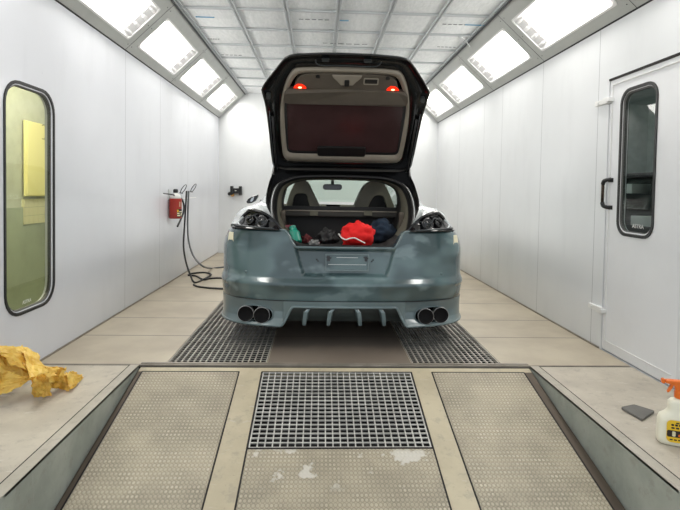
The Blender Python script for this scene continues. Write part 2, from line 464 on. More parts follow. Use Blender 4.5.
# side platforms beside the ramp
PLX, PRX, YP = -1.262, 1.556, 1.99
def platform(x_wall, x_edge, name):
    sgn = 1 if x_edge > x_wall else -1
    bw = .062
    out = []                      # plan outline with the rounded front corner
    r = .05
    if sgn > 0:
        out = [(x_wall, YP), (x_edge-r, YP)]+[(x_edge-r+r*math.cos(a), YP+r+r*math.sin(a)) for a in [-pi/2+pi/2*i/6 for i in range(1, 7)]]+[(x_edge, YS), (x_wall, YS)]
    else:
        out = [(x_wall, YS), (x_edge, YS)]+[(x_edge+r-r*math.cos(a), YP+r-r*math.sin(a)) for a in [pi/2*i/6 for i in range(7)]]+[(x_wall, YP)]
    b = MB(); b.prism(out, lambda u, v, w: (u, v, w), -.52, 0, 0)
    n = len(out)
    for i, f in enumerate(b.f):
        if i >= 2: b.mi[i] = 1
    o = struct(b.build('loading_platform', [M['plat'], M['face']]))
    b = MB(); xa, xb = sorted((x_edge-sgn*bw, x_edge-sgn*.0))
    rr = .05
    if sgn > 0: ol = [(xa, YP+.004), (xb-rr, YP+.004)]+[(xb-rr+rr*math.cos(a), YP+.004+rr+rr*math.sin(a)) for a in [-pi/2+pi/2*i/6 for i in range(1, 7)]]+[(xb, YS), (xa, YS)]
    else: ol = [(xb, YS), (xa, YS)]+[(xa+rr-rr*math.cos(a), YP+.004+rr-rr*math.sin(a)) for a in [pi/2*i/6 for i in range(7)]]+[(xb, YP+.004)]
    b.prism(ol, lambda u, v, w: (u, v, w), -.012, .003)
    b.build('edge_band', M['band'], o)
    b = MB(); x = x_edge-sgn*(bw+.0015); b.box((x-.003, YP, -.003), (x+.003, YS, .0034)); b.build('band_joint', M['dark'], o)
    b = MB(); b.box((x_wall if sgn > 0 else x_edge, YS-.004, -.004), (x_edge if sgn > 0 else x_wall, YS-.001, .0008)); b.build('threshold_joint', M['dark'], o)
    return o
platform(XL, PLX, 'left'); platform(XR, PRX, 'right')

# ramp (falls towards the viewer)
SL, RZ = .25, -.012
def rz(y): return RZ-(YS-y)*SL
NRM = V((0, -SL, 1)).normalized()
def rp(x, y, w=0): return V((x, y, rz(y)))+NRM*w
YR0, YR1 = 1.62, YS-.004
b = MB()
def slab(b, x0, x1, y0, y1, w0, w1, k=0):
    b.add([rp(x0,y0,w0),rp(x1,y0,w0),rp(x1,y1,w0),rp(x0,y1,w0),rp(x0,y0,w1),rp(x1,y0,w1),rp(x1,y1,w1),rp(x0,y1,w1)],
          [(0,3,2,1),(4,5,6,7),(0,1,5,4),(1,2,6,5),(2,3,7,6),(3,0,4,7)], k)
RXL, RXR = -1.248, 1.545          # ramp frame sides, a gap away from the platforms
PA, PB, PC, PD, PE, PF = -1.222, -.548, -.39, .672, .818, 1.488
YT = 3.505
slab(b, RXL, RXR, YT, YR1, -.05, 0)
slab(b, PB, PC, YR0, YT, -.05, 0); slab(b, PD, PE, YR0, YT, -.05, 0)
slab(b, RXL, PA, YR0, YT, -.05, -.002, 1); slab(b, PF, RXR, YR0, YT, -.05, -.002, 1)
rampo = struct(b.build('ramp', [M['ramp'], M['rampside']]))
b = MB(); slab(b, RXL, RXR, YR0, YR1, -.10, -.09); slab(b, PC, PC+.004, YR0, YT, -.09, -.03); slab(b, PD-.004, PD, YR0, YT, -.09, -.03)
b.build('ramp_tray', M['pit'], rampo)
b = MB()
for x in (PA, PB, PC, PD, PE, PF): slab(b, x-.004, x+.004, YR0, YT, -.01, .0012)
for x0_, x1_ in ((PA, PB), (PC, PD), (PE, PF)): slab(b, x0_, x1_, YT-.005, YT+.003, -.01, .0012)
slab(b, PC, PD, 2.791, 2.799, -.01, .0012)
b.build('plate_joint', M['dark'], rampo)
# a lip of darker seal round the ramp sides
b = MB()
for x in (PLX+.001, PRX-.001-.012): slab(b, x, x+.012, YR0+.45, YR1, -.06, -.012)
b.build('side_seal', M['rampside'], rampo)
def treadplate(x0, x1, y0, y1, mt, label):
    b = MB(); g = .006; slab(b, x0+g, x1-g, y0, y1-.006, -.012, .001)
    o = b.build('tread_plate', mt); tag(o, label, 'floor plate', 'studded steel tread plates on the ramp'); return rebase(o)
treadplate(PA, PB, YR0, YT, M['tread'], 'left studded steel tread plate on the ramp, below the crumpled yellow paper side')
treadplate(PE, PF, YR0, YT, M['tread'], 'right studded steel tread plate on the ramp, on the side of the orange spray bottle')
treadplate(PC, PD, YR0, 2.792, M['tread2'], 'middle studded tread plate with whitish paint patches below the black open grating')
def grating(name, x0, x1, y0, y1, nx, ny, fn, mt, label, bw=.006, cw=.006, h=.028, cdrop=-.0015, crossh=None):
    b = MB()
    def bar(a0, b0, a1, b1, w1):
        P = [fn(a0,b0,-h),fn(a1,b0,-h),fn(a1,b1,-h),fn(a0,b1,-h),fn(a0,b0,w1),fn(a1,b0,w1),fn(a1,b1,w1),fn(a0,b1,w1)]
        b.add(P, [(0,3,2,1),(4,5,6,7),(0,1,5,4),(1,2,6,5),(2,3,7,6),(3,0,4,7)])
    for i in range(nx+1):
        x = x0+bw/2+(x1-x0-bw)*i/nx; bar(x-bw/2, y0, x+bw/2, y1, 0)
    hh = h
    h = .008-cdrop if crossh is None else crossh-cdrop
    for j in range(ny+1):
        y = y0+cw/2+(y1-y0-cw)*j/ny; bar(x0, y-cw/2, x1, y+cw/2, cdrop)
    o = b.build(name, mt); tag(o, label, 'grating'); return rebase(o)
grating('ramp_grating', PC+.008, PD-.008, 2.80, YT-.006, 24, 19, rp, M['grate'], 'square open steel grating in the middle of the ramp, above the patched plate', .0068, .0068, .012)
grating('floor_grating', PITS[0][0]+.006, PITS[0][1]-.006, PY0+.006, PY1-.006, 16, 124, lambda x, y, w: V((x, y, w)), M['grate2'], 'long steel floor grating under the left rear corner of the car', .006, .004, .014, -.003, .003)
grating('floor_grating', PITS[1][0]+.006, PITS[1][1]-.006, PY0+.006, PY1-.006, 15, 124, lambda x, y, w: V((x, y, w)), M['grate2'], 'long steel floor grating under the right rear corner of the car', .006, .004, .014, -.003, .003)

# walls ------------------------------------------------------------
def corners(b, x0, x1, hole, r):
    y0, y1, z0, z1 = hole
    for cy, cz, sy_, sz_ in ((y0, z0, 1, 1), (y1, z0, -1, 1), (y0, z1, 1, -1), (y1, z1, -1, -1)):
        ol = [(cy, cz)]+[(cy+sy_*r*(1-math.sin(a)), cz+sz_*r*(1-math.cos(a))) for a in [pi/2*i/6 for i in range(7)]]
        b.prism(ol, lambda u, v, w: V((w, u, v)), x0, x1)
def wall_x(name, x0, x1, hole, mt, zb=-.52, rad=0):
    """side wall slab with one rounded-off rectangular opening (y0,y1,z0,z1)"""
    y0, y1, z0, z1 = hole; b = MB()
    b.box((x0, YF, zb), (x1, y0, ZW)); b.box((x0, y1, zb), (x1, YB+TH, ZW))
    b.box((x0, y0, zb), (x1, y1, z0)); b.box((x0, y0, z1), (x1, y1, ZW))
    if rad: corners(b, x0, x1, hole, rad)
    return struct(b.build(name, mt))
WL = (3.25, 3.79, .42, 1.917)
DR = (3.108, 3.972, -.005, 2.19)
wall_x('wall_left', XL-.05, XL, WL, M['wallL'], rad=.13)
wr = wall_x('wall_right', XR, XR+TH, (DR[0], DR[1], 0.0, DR[3]), M['wallR'])
b = MB(); b.box((XL-TH, YB, -.3), (XR+TH, YB+TH, 3.3)); wb = struct(b.build('wall_back', M['wallB']))
# corner beads
b = MB()
b.box((XL, YB-.006, 0), (XL+.006, YB, ZW)); b.box((XR-.006, YB-.006, 0), (XR, YB, ZW)); struct(b.build('trim_1', M['wallL']))
b = MB(); b.box((XL, YS+.04, 0), (XL+.01, YB, .012)); struct(b.build('baseboard_left', M['rail']))
b = MB(); b.box((XR-.01, DR[1]+.02, 0), (XR, YB, .012)); struct(b.build('baseboard_right', M['rail']))

# sloping lamp fascias ----------------------------------------------
def fascia(side):
    a = V((XL, 0, ZW)) if side < 0 else V((XR, 0, ZW)); c = V((XCL, 0, ZC)) if side < 0 else V((XCR, 0, ZC))
    d = c-a; nrm = V((d.z, 0, -d.x)) if side < 0 else V((-d.z, 0, d.x)); nrm.normalize()    # into the room
    return a, d, nrm
LAMPY = [(2.22, 3.50), (3.76, 5.04), (5.29, 6.56), (6.82, 8.12), (8.38, 9.65)]
SEAM = [2.12, 3.64, 5.165, 6.69, 8.25]
T0, T1 = .165, .775
def fp(a, d, nrm, t, y, w): return a+d*t+V((0, y, 0))+nrm*w
names = {-1: 'left', 1: 'right'}
where = ['nearest the viewer', 'second', 'third', 'fourth', 'farthest']
for side in (-1, 1):
    a, d, nrm = fascia(side); L = d.length
    fn = lambda u, v, w: fp(a, d, nrm, u, v, w)
    b = MB()
    def quad(t0, t1, y0, y1):
        P = [fn(t0,y0,0),fn(t1,y0,0),fn(t1,y1,0),fn(t0,y1,0),fn(t0,y0,-.03),fn(t1,y0,-.03),fn(t1,y1,-.03),fn(t0,y1,-.03)]
        b.add(P, [(0,3,2,1),(4,5,6,7),(0,1,5,4),(1,2,6,5),(2,3,7,6),(3,0,4,7)])
    quad(0, T0, YF, YB); quad(T1, 1, YF, YB)
    ys = [YF]+[y for p in LAMPY for y in p]+[YB]
    for i in range(0, len(ys), 2): quad(T0, T1, ys[i], ys[i+1])
    fo = struct(b.build('trim_%d' % (2 if side < 0 else 3), M['fascia']))
    b = MB()
    for y in SEAM: b.obox(fn(.5, y, .0005), d*.5, (0, .0025, 0), nrm*.0012)
    b.build('panel_joint', M['joint'], fo)
    b = MB(); b.obox(fn(0, (YF+YB)/2, 0)+V((0,0,.004)), (0, (YB-YF)/2, 0), nrm*.006, d.normalized()*.008)
    b.build('sealant_bead', M['black_strip'], fo)
    b = MB(); b.obox(fn(1, (YF+YB)/2, 0)-V((0,0,.008)), (0, (YB-YF)/2, 0), nrm*.010, d.normalized()*.010); b.build('ceiling_rail', M['joint'], fo)
    b = MB()
    for y in SEAM[1:]:
        for dy in (-.05, .05):
            for t in (.1, .5, .88): b.lathe([(.0055, 0), (.0055, .003)], fn(t, y+dy, 0), nrm, 8, close=True)
    b.build('rivet', M['joint'], fo)['kind'] = 'stuff'
    for i, (y0, y1) in enumerate(LAMPY):
        lab = 'glowing rectangular lamp panel in the %s sloping fascia, %s' % (names[side], ('the nearest one, above and before the car' if i == 0 else ('%s one counted from the back wall' % ['', 'fourth', 'third', 'second', 'first'][i])))
        if i == 4: lab = 'glowing rectangular lamp panel at the far end of the %s sloping fascia' % names[side]
        if i == 0: lab = 'glowing rectangular lamp panel of the %s fascia closest to the booth mouth' % names[side]
        t = thing('ceiling_light', fn((T0+T1)/2, (y0+y1)/2, -.01), lab, 'ceiling light', 'lamp panels in the sloping fascias')
        # frame ring with rounded inside corners, sloping tray, glowing diffuser
        g = MB(); cw, ch = T1-T0, y1-y0
        def pt(u, v, w): return fn(u, v, w)
        out = rrect((T0+T1)/2*L, (y0+y1)/2, cw*L+.02, ch+.02, .03); inn = rrect((T0+T1)/2*L, (y0+y1)/2, cw*L-.016, ch-.016, .04)
        g.prism(out, lambda u, v, w: fn(u/L, v, w), -.004, .006, hole=inn); g.build('frame', M['lampframe'], t)
        g = MB(); o1 = inn; o2 = rrect((T0+T1)/2*L, (y0+y1)/2, cw*L-.07, ch-.20, .03)
        g.grid([[fn(u/L, v, .0) for u, v in o1], [fn(u/L, v, -.05) for u, v in o2]], cj=True)
        g.build('reflector', M['tray'], t, smooth=False)
        g = MB(); n = len(o2); g.add([fn(u/L, v, -.048) for u, v in o2], [list(range(n))])
        P = g.v; nn = (P[1]-P[0]).cross(P[2]-P[1])
        if nn.dot(nrm) < 0: g.f = [f[::-1] for f in g.f]
        g.build('diffuser', M['lamp'], t)
        for q in range(4):
            tt = T0+(T1-T0)*(q+.5)/4
            for yy, s in ((y1-.012, -1), (y0+.012, 1)):
                g = MB(); g.lathe([(.026, 0), (.026, .05), (.018, .075)], fn(tt, yy, -.022), V((0, s, 0))-nrm*.5, 12, close=True)
                g.build('lamp_holder', M['holder'], t, smooth=False)
    # side closing strip above the wall
# ceiling -------------------------------------------------------------
b = MB(); b.box((XL-TH, YF, ZC+.03), (XR+TH, YB+TH, ZC+.12), 1)
GX = [-.915+.5375*i for i in range(-1, 6)]; GX = [x for x in GX if XCL < x < XCR]
GY = [2.02+.65*i for i in range(12)]
xe = [XCL]+GX+[XCR]; ye = [YF]+[y for y in GY if YF < y < YB]+[YB]
for i in range(len(xe)-1):
    for j in range(len(ye)-1):
        rows = []
        for q in range(7):
            r = []
            for p in range(7):
                x = xe[i]+(xe[i+1]-xe[i])*p/6; y = ye[j]+(ye[j+1]-ye[j])*q/6
                e = min(p, 6-p, 1)*min(q, 6-q, 1)
                r.append((x, y, ZC+.02-.012*e+.006*noise.noise((x*5, y*5, 1))))
            rows.append(r)
        b.grid(rows, flip=True)
ce = struct(b.build('ceiling', [M['filt'], M['fascia']], smooth=True))
b = MB()
for x in GX:
    for s in (-.016, .016): b.box((x+s-.008, YF, ZC-.006), (x+s+.008, YB, ZC+.022))
    b.box((x-.02, YF, ZC+.006), (x+.02, YB, ZC+.022))
for y in ye[1:-1]: b.box((XCL, y-.014, ZC-.004), (XCR, y+.014, ZC+.022))
b.build('ceiling_grid', M['grid'], ce)
b = MB()
for (x, y, w) in ((-1.25, 5.47, .2), (.42, 5.52, .1), (1.55, 5.56, .22)):
    p = on(2, ZC-.001, *{-1.25: (205, 17), .42: (344, 20.5), 1.55: (475, 25)}[x]); b.box((p.x-w/2, p.y-.006, ZC-.006), (p.x+w/2, p.y+.006, ZC+.001))
b.build('blue_print', M['blue'], ce)
b = MB()
for px, py, w in ((315, 19.5, .35), (214, 39, .15), (232, 55, .3), (350, 44, .5), (447, 47, .25), (325, 43, .06), (456, 24.5, .3)):
    p = on(2, ZC-.001, px, py)
    for q in range(5): b.box((p.x-w/2+w*q/5, p.y-.003, ZC-.005), (p.x-w/2+w*(q+.7)/5, p.y+.003, ZC+.001))
b.build('grey_print', M['ink'], ce)
# curved cable from the ceiling to the right fascia
pth = [on(2, ZC-.012, 458, 36.4), on(2, ZC-.02, 462, 37.5), on(2, ZC-.04, 466.5, 42), on(2, ZC-.05, 469.5, 46.5)]
b = MB(); b.tube(catmull(pth, 5), .006, 8); o = b.build('conduit', M['wire'], smooth=True); tag(rebase(o), 'thin bent grey conduit hanging between ceiling grid and right lamp fascia', 'conduit')

# windows -------------------------------------------------------------
def vis_window(name, x, wy, wz, side, outw, mt, r, parent=None, rim_in=.028):
    """rounded window: rubber frame, pane; side = direction into the room"""
    cy, cz = sum(wy)/2, sum(wz)/2; w, h = wy[1]-wy[0], wz[1]-wz[0]
    fn = lambda u, v, ww: V((x+side*ww, u, v))
    b = MB(); b.prism(rrect(cy, cz, w, h, r), fn, -.014, .008, hole=rrect(cy, cz, w-2*outw, h-2*outw, r-outw*.7))
    fr = b.build(name, M['rubber'], parent)
    b = MB(); o1 = rrect(cy, cz, w-1.9*outw, h-1.9*outw, r-outw*.7); o2 = rrect(cy, cz, w-1.9*outw-.04, h-1.9*outw-.04, r-outw*.7-.015)
    b.grid([[fn(u, v, .007) for u, v in o1], [fn(u, v, .003) for u, v in o1], [fn(u, v, -.009) for u, v in o2], [fn(u, v, -.03) for u, v in o2]], cj=True)
    b.build('inner_bead', M['rubber2'], fr)
    b = MB(); ol = rrect(cy, cz, w-1.9*outw-.02, h-1.9*outw-.02, r-outw*.8); b.add([fn(u, v, -.010) for u, v in ol], [list(range(len(ol)))])
    b.build('pane', mt, fr)
    return fr
wf = struct(vis_window('window_1', XL, (3.222, 3.822), (.392, 1.945), 1, .017, M['gleft'], .16))
# reveal that the window opening needs
struct(text('trim_4', 'ASTRA', .034, lambda u, v, w: V((XL-.009+w, 3.487+u, .465+v)), M['white'], None))

# door in the right wall
b = MB(); b.box((XR+.008, DR[0], .012), (XR+.05, DR[1]-.008, DR[3]-.012))
# leaf minus window: rebuild as four slabs
b = MB(); dw = (3.41, 3.785, .985, 2.045)
x0, x1 = XR+.006, XR+.05
b.box((x0, DR[0]+.006, .014), (x1, dw[0], DR[3]-.014)); b.box((x0, dw[1], .014), (x1, DR[1]-.008, DR[3]-.014))
b.box((x0, dw[0], .014), (x1, dw[1], dw[2])); b.box((x0, dw[0], dw[3]), (x1, dw[1], DR[3]-.014))
corners(b, x0, x1, dw, .085)
door = struct(b.build('door_1', M['doorw']))
b = MB(); b.box((XR+.05, DR[0], 0), (XR+.06, DR[1], dw[2]-.02)); b.box((XR+.05, DR[0], dw[3]+.02), (XR+.06, DR[1], DR[3]))
b.box((XR+.05, DR[0], dw[2]-.02), (XR+.06, dw[0]-.01, dw[3]+.02)); b.box((XR+.05, dw[1]+.01, dw[2]-.02), (XR+.06, DR[1], dw[3]+.02))
b.build('door_gap', M['dark'], door)
vis_window('window_frame', XR+.006, (3.382, 3.812), (.952, 2.072), -1, .020, M['gright'], .11, door)
text('window_mark', 'ASTRA', .044, lambda u, v, w: V((XR+.014-w, 3.57-u, 1.035+v)), M['white'], door)
# raised fold near the door edge and above it
b = MB(); b.box((XR-.003, DR[0]+.05, 2.135), (XR+.008, DR[1]-.05, 2.141)); b.box((XR-.001, DR[1]-.05, .10), (XR+.007, DR[1]-.045, 2.14)); b.box((XR-.001, DR[0]+.05, .085), (XR+.007, DR[1]-.05, .09))
b.build('door_fold', M['hinge'], door)
b = MB(); b.box((XR-.004, DR[0], DR[3]-.012), (XR+.008, DR[1], DR[3]+.004)); b.build('door_head_gap', M['dark'], door)
def clamp(py_, z):
    g = MB(); y = DR[1]
    g.box((XR-.022, y+.012, z-.020), (XR, y+.17, z+.020)); g.box((XR-.036, y-.04, z-.024), (XR-.0, y+.03, z+.024))
    g.box((XR-.042, y-.065, z-.013), (XR+.004, y-.03, z+.012)); g.lathe([(.010, 0), (.010, .014), (.006, .018)], (XR-.012, y+.115, z), (-1, 0, 0), 10, close=True)
    g.lathe([(.008, 0), (.008, .012)], (XR-.022, y+.005, z), (-1, 0, 0), 10, close=True)
    return g.build('door_hinge', M['hinge'], door, bev=.003)
z1 = on(0, XR, 604, 102.5).z; z2 = on(0, XR, 598, 308).z
clamp(0, z1); clamp(0, z2)
# handle: two brackets and a grip
hz0, hz1 = on(0, XR, 606, 207).z, on(0, XR, 608, 180).z; hy = DR[1]-.005
g = MB()
for z in (hz0, hz1):
    s = 1 if z == hz0 else -1
    g.tube(catmull([(XR+.004, hy-.055, z-s*.005), (XR-.02, hy-.045, z), (XR-.032, hy-.02, z+s*.01), (XR-.032, hy-.005, z+s*.035)], 4), [.016]*13, 10)
    g.box((XR-.006, hy-.085, z-.018), (XR+.008, hy-.03, z+.014))
hd = g.build('door_handle', M['satin'], door, smooth=False)
g = MB(); g.tube([(XR-.032, hy-.005, hz0+.03), (XR-.032, hy-.005, hz1-.03)], .012, 10); g.build('grip', M['brass'], hd, smooth=True)

# what lies beyond the two windows --------------------------------------
def shell(xa, xb, y1, nm, mt):
    for n_, lo, hi in (('wall_'+nm, (xb, 1.8, -.62), (xb+.1, y1, 3.2)), ('wall_'+nm, (xa, y1, -.62), (xb+.1, y1+.1, 3.2)), ('wall_'+nm, (xa, 1.7, -.62), (xb+.1, 1.8, 3.2)), ('ceiling', (xa, 1.8, 3.1), (xb, y1, 3.2)), ('floor', (xa, 1.8, -.62), (xb, y1, -.52))):
        lo2 = tuple(min(p) for p in zip(lo, hi)); hi2 = tuple(max(p) for p in zip(lo, hi))
        b = MB(); b.box(lo2, hi2); struct(b.build(n_, mt))
shell(XL-.05, -3.8-.1, 9.0, 'corridor', M['corr'])
b = MB(); b.box((-3.8, 1.9, -.52), (-3.78, 8.9, .98)); struct(b.build('trim_5', M['corrlow']))
p0 = on(0, -3.73, 27, 120); p1 = on(0, -3.73, 49, 196)
cabn = thing('storage_cabinet', (-3.77, (p0.y+p1.y)/2, p1.z), 'pale yellow cabinet seen through the left window', 'cabinet')
b = MB(); b.box((-3.778, p0.y, p1.z), (-3.75, p1.y+.1, p0.z)); b.build('body', M['cab'], cabn, bev=.006)
b = MB(); b.box((-3.75, p0.y+.01, p1.z+.01), (-3.73, p1.y+.09, p0.z-.01)); dd = b.build('door', M['cab'], cabn, bev=.004)
pp = on(0, -3.72, 43, 132)
b = MB(); b.tube(catmull([(-3.73, pp.y, pp.z-.09), (-3.69, pp.y, pp.z-.08), (-3.69, pp.y, pp.z+.08), (-3.73, pp.y, pp.z+.09)], 4), .008, 8); b.build('handle', M['chrome'], dd, smooth=True)
b = MB()
ya, yb_ = on(0, -3.75, 12, 200).y, p0.y-.01
for i in range(8):
    for j in range(3):
        y0 = p0.y+i*.11; z0 = p1.z-.36+j*.11; b.box((-3.8, y0, z0), (-3.77, y0+.105, z0+.105))
struct(b.build('trim_6', M['tile']))
b = MB(); b.box((-3.1, 4.2, 3.04), (-2.8, 6.2, 3.098)); o = b.build('corridor_fill', M['fillcorr']); tag(rebase(o), 'added unseen fill lamp on the corridor ceiling behind the left window', 'lamp')  # unseen lamp added to brighten the corridor behind the pane
shell(XR+TH, 6.6, 9.9, 'workshop', M['shopw'])
sh = thing('shelf_unit', (4.3, 6.1, -.52), 'dark shelf unit in the dim room behind the door window', 'shelf')
b = MB(); b.box((4.3, 4.6, -.52), (4.34, 7.4, 1.55)); 
for z in (-.4, .3, .85, 1.25, 1.5): b.box((3.9, 4.6, z), (4.3, 7.4, z+.04))
b.build('carcass', M['shopd'], sh)
for i, (y, z, w, h) in enumerate(((5.3, 1.29, .5, .1), (6.2, 1.29, .3, .12), (5.6, .89, .6, .12))):
    b = MB(); b.box((3.95, y, z), (4.2, y+w, z+h)); o = b.build('white_box', M['white'], bev=.004)
    tag(rebase(o), ['long white box on the upper dark shelf behind the door window', 'short white box at the far end of the upper shelf behind the door', 'white box on the middle shelf behind the door window'][i], 'box', 'boxes on the shelf behind the door')
b = MB(); b.box((3.6, 5.4, 3.02), (3.75, 7.0, 3.098)); o = b.build('workshop_fill', M['fillshop']); tag(rebase(o), 'added unseen fill lamp on the ceiling of the room behind the door', 'lamp')  # added out of view, only to light the room behind the door
# ------------------------------------------------------------------ the car
CX = .207
car = thing('car', (CX, 6.4, 0), 'grey-blue primered car with its tailgate open, parked tail first in the booth', 'car')
HW, Y0, DD, PP = 1.035, 3.87, .62, 3.1
_pl = []
for i in range(2001):
    t = -pi/2+pi*i/2000; s, c = math.sin(t), abs(math.cos(t))
    _pl.append(V((math.copysign(abs(s)**(2/PP), s)*HW, Y0+DD*(1-c**(2/PP)), 0)))
_ac = [0]
for a, c in zip(_pl, _pl[1:]): _ac.append(_ac[-1]+(c-a).length)
ARC = _ac[-1]
def plan(u, off=0, z=0):
    """rear outline seen from above, u in -1..1, pushed in by off"""
    s = (u+1)/2*ARC; lo, hi = 0, 2000
    while hi-lo > 1:
        q = (lo+hi)//2
        if _ac[q] <= s: lo = q
        else: hi = q
    f = (s-_ac[lo])/max(1e-9, _ac[hi]-_ac[lo]); p = _pl[lo].lerp(_pl[hi], f)
    t = (_pl[min(hi+3, 2000)]-_pl[max(lo-3, 0)]).normalized(); n = V((-t.y, t.x, 0))
    p = p+n*off
    return V((CX+p.x, p.y, z))
def u_at(x):
    lo, hi = -1, 1
    for _ in range(40):
        q = (lo+hi)/2
        if plan(q).x-CX < x: lo = q
        else: hi = q
    return lo
def yplan(x): return plan(u_at(x)).y
OFF = [(.385, .020), (.42, .010), (.49, -.006), (.515, -.014), (.53, -.010), (.572, .020), (.60, .027), (.70, .040), (.80, .056), (.88, .070), (.93, .082), (.942, .10)]
def ztop(x):
    x = abs(x)
    return .808+.130*sm(.385, .50, x)
SOFF = [(.385, .006), (.49, -.006), (.515, -.014), (.53, -.010), (.572, .006), (.79, .004), (.85, .016), (.90, .038), (.942, .066)]
def bump_off(x, z):
    ax = abs(x); k = sm(.80, 1.0, ax); o = lerp(OFF, z)*(1-k)+lerp(SOFF, z)*k
    # number plate recess: trapezoid
    hw = .325+(.40-.325)*(z-.575)/(.22)
    mk = 1-sm(hw-.012, hw+.010, ax)
    mk *= sm(.580, .604, z)*(1-sm(.778, .80, z))
    return o+.05*mk
# main bumper skin
NU, NZ = 220, 64
rows = []
zs_n = [i/NZ for i in range(NZ+1)]
for t in zs_n:
    r = []
    for i in range(NU+1):
        u = -1+2*i/NU; x = plan(u).x-CX; zt = ztop(x); z = .392+(zt-.392)*t
        r.append(plan(u, bump_off(x, z), z))
    rows.append(r)
for dy, dz in ((.020, .004), (.045, .003), (.10, -.004)):       # ledge on top
    r = []
    for i in range(NU+1):
        u = -1+2*i/NU; x = plan(u).x-CX; zt = ztop(x); r.append(plan(u, bump_off(x, zt)+dy, zt+dz))
    rows.append(r)
bumprows = rows
b = MB(); b.grid(rows); bumper = b.build('rear_bumper', M['paint'], car, smooth=True)
# two feathered sanding ledges on the bumper crease
# lower valance with tailpipe cut-outs
def zlow(x): return .192+.15*(1-sm(.40, .50, abs(x)))
VOF = [(.185, .03), (.193, .0), (.205, -.006), (.222, .012), (.245, .034), (.30, .04), (.345, .03), (.375, .022), (.388, .018), (.392, .026)]
EX, EZ = .716, .272
rows = []; dk = []
NV = 44
for k in range(NV+1):
    r = []; dr = []
    for i in range(NU*2+1):
        u = -1+i/NU; x = plan(u).x-CX; zl = zlow(x); z = zl+(.390-zl)*k/NV
        ax = abs(x); e = (abs((ax-EX)/.142)**2.6+abs((z-EZ)/.064)**2.6)
        o = lerp(VOF, z)+(.07*(1-sm(.80, 1.05, e)))
        if zl > .2: o = o*.5+.0
        o *= 1-.85*sm(.84, .99, ax)
        r.append(plan(u, o, z)); dr.append(e < .93)
    rows.append(r); dk.append(dr)
b = MB(); b.grid(rows, kf=lambda i, j: 1 if dk[i][j] and dk[min(i+1, NV)][j+1] else 0)
val = b.build('lower_valance', [M['valance'], M['gloss']], car, smooth=True)
# rolled lip following the lower edge
pth = []
for i in range(0, 241):
    u = -.985+1.97*i/240; x = plan(u).x-CX; z = zlow(x); pth.append(plan(u, (.0 if z < .25 else .012), z+.004))
b = MB(); b.tube(pth, .011, 8); b.build('lip', M['valance'], val, smooth=True)
# seam between bumper and valance
b = MB(); b.tube([plan(-.97+1.94*i/120, .012, .391) for i in range(121)], .0035, 6); b.build('seam', M['satin'], val, smooth=True)
# wider oval edge round each pair of pipes
for s in (-1, 1):
    pth = []
    for i in range(48):
        a = 2*pi*i/48; x = s*EX+math.copysign(abs(math.cos(a))**.77, math.cos(a))*.146; z = EZ+math.copysign(abs(math.sin(a))**.77, math.sin(a))*.066
        pth.append(plan(u_at(x), .030, z))
    b = MB(); b.tube(pth, .005, 6, closed=True); b.build('cutout_edge', M['valance'], val, smooth=True)
    for q in (-1, 1):
        x = s*EX+q*.066; y = yplan(x)-.004
        b = MB(); b.lathe([(.040, .25), (.049, .2), (.058, .02), (.063, .004), (.0645, 0), (.061, -.003), (.057, .006), (.055, .02), (.053, .034), (.0, .036)], (CX+x, y, EZ), (s*.03, 1, 0), 28, ks=[0]*5+[1]*4)
        b.build('exhaust_tip', [M['exh'], M['pit']], car, smooth=True)
# diffuser and its fins
rows = []
for k in range(9):
    t = k/8; z = .352-.165*t; r = []
    for i in range(41):
        x = -.475+.95*i/40; r.append((CX+x, yplan(x)+.055+.05*t+.10*t*t, z))
    rows.append(r)
b = MB(); b.grid(rows, flip=True); dif = b.build('diffuser', M['valance2'], car, smooth=True)
for x in (-.315, -.125, .125, .315):
    s = 1 if x > 0 else -1; b = MB()
    def fin(u, v, w): return V((CX+x+s*w+s*.035*sm(.30, .33, v)*-1, yplan(x)+u, v))
    b.prism([(.05, .335), (.005, .332), (-.004, .31), (.0, .25), (.012, .205), (.05, .19), (.16, .19), (.10, .30)], fin, -.014, .014)
    b.build('fin', M['valance'], dif, bev=.004)
b = MB(); b.box((CX-.95, 4.16, .17), (CX+.95, 8.6, .20)); b.box((CX-.9, 4.3, .2), (CX+.9, 4.36, .75)); b.build('underbody', M['pit'], car)
# number plate bracket
pl = []
def pb(u, v, w): return V((CX+.016+u, yplan(.2)+.046-.02*(v-.7)/.1*-.14-w, v))
b = MB(); b.prism(rrect(.0, .697, .345, .135, .008), pb, -.004, .010, hole=rrect(.0, .697, .325, .115, .006))
plate = b.build('plate_bracket', M['valance'], car, bev=.002)
b = MB(); b.prism(rrect(0, .697, .327, .117, .006), pb, -.004, .003); b.build('bracket_back', M['paint'], plate)
b = MB(); b.prism(rrect(0, .680, .30, .004, .002, 3), pb, .002, .006); b.prism(rrect(0, .735, .17, .004, .002, 3), pb, .002, .006); b.build('bracket_rib', M['pale'], plate)
for x, z in ((-.148, .727), (.148, .727)):
    b = MB(); b.prism(rrect(x, z, .022, .038, .004), pb, .002, .012); b.prism(rrect(x+.016, z+.004, .014, .010, .003), pb, .002, .010); b.prism(rrect(x-.014, z+.010, .012, .010, .003), pb, .002, .010); b.build('plate_clip', M['gloss'], plate)
for x, z in ((0, .718), (-.215, .70), (-.225, .712), (.215, .70), (.225, .712)):
    b = MB(); b.lathe([(.006, 0), (.006, .006), (.002, .008)], (CX+x, yplan(x)+lerp(OFF, z)+.050+.002, z), (0, -1, 0), 10, close=True); b.build('bolt', M['satin'], plate)
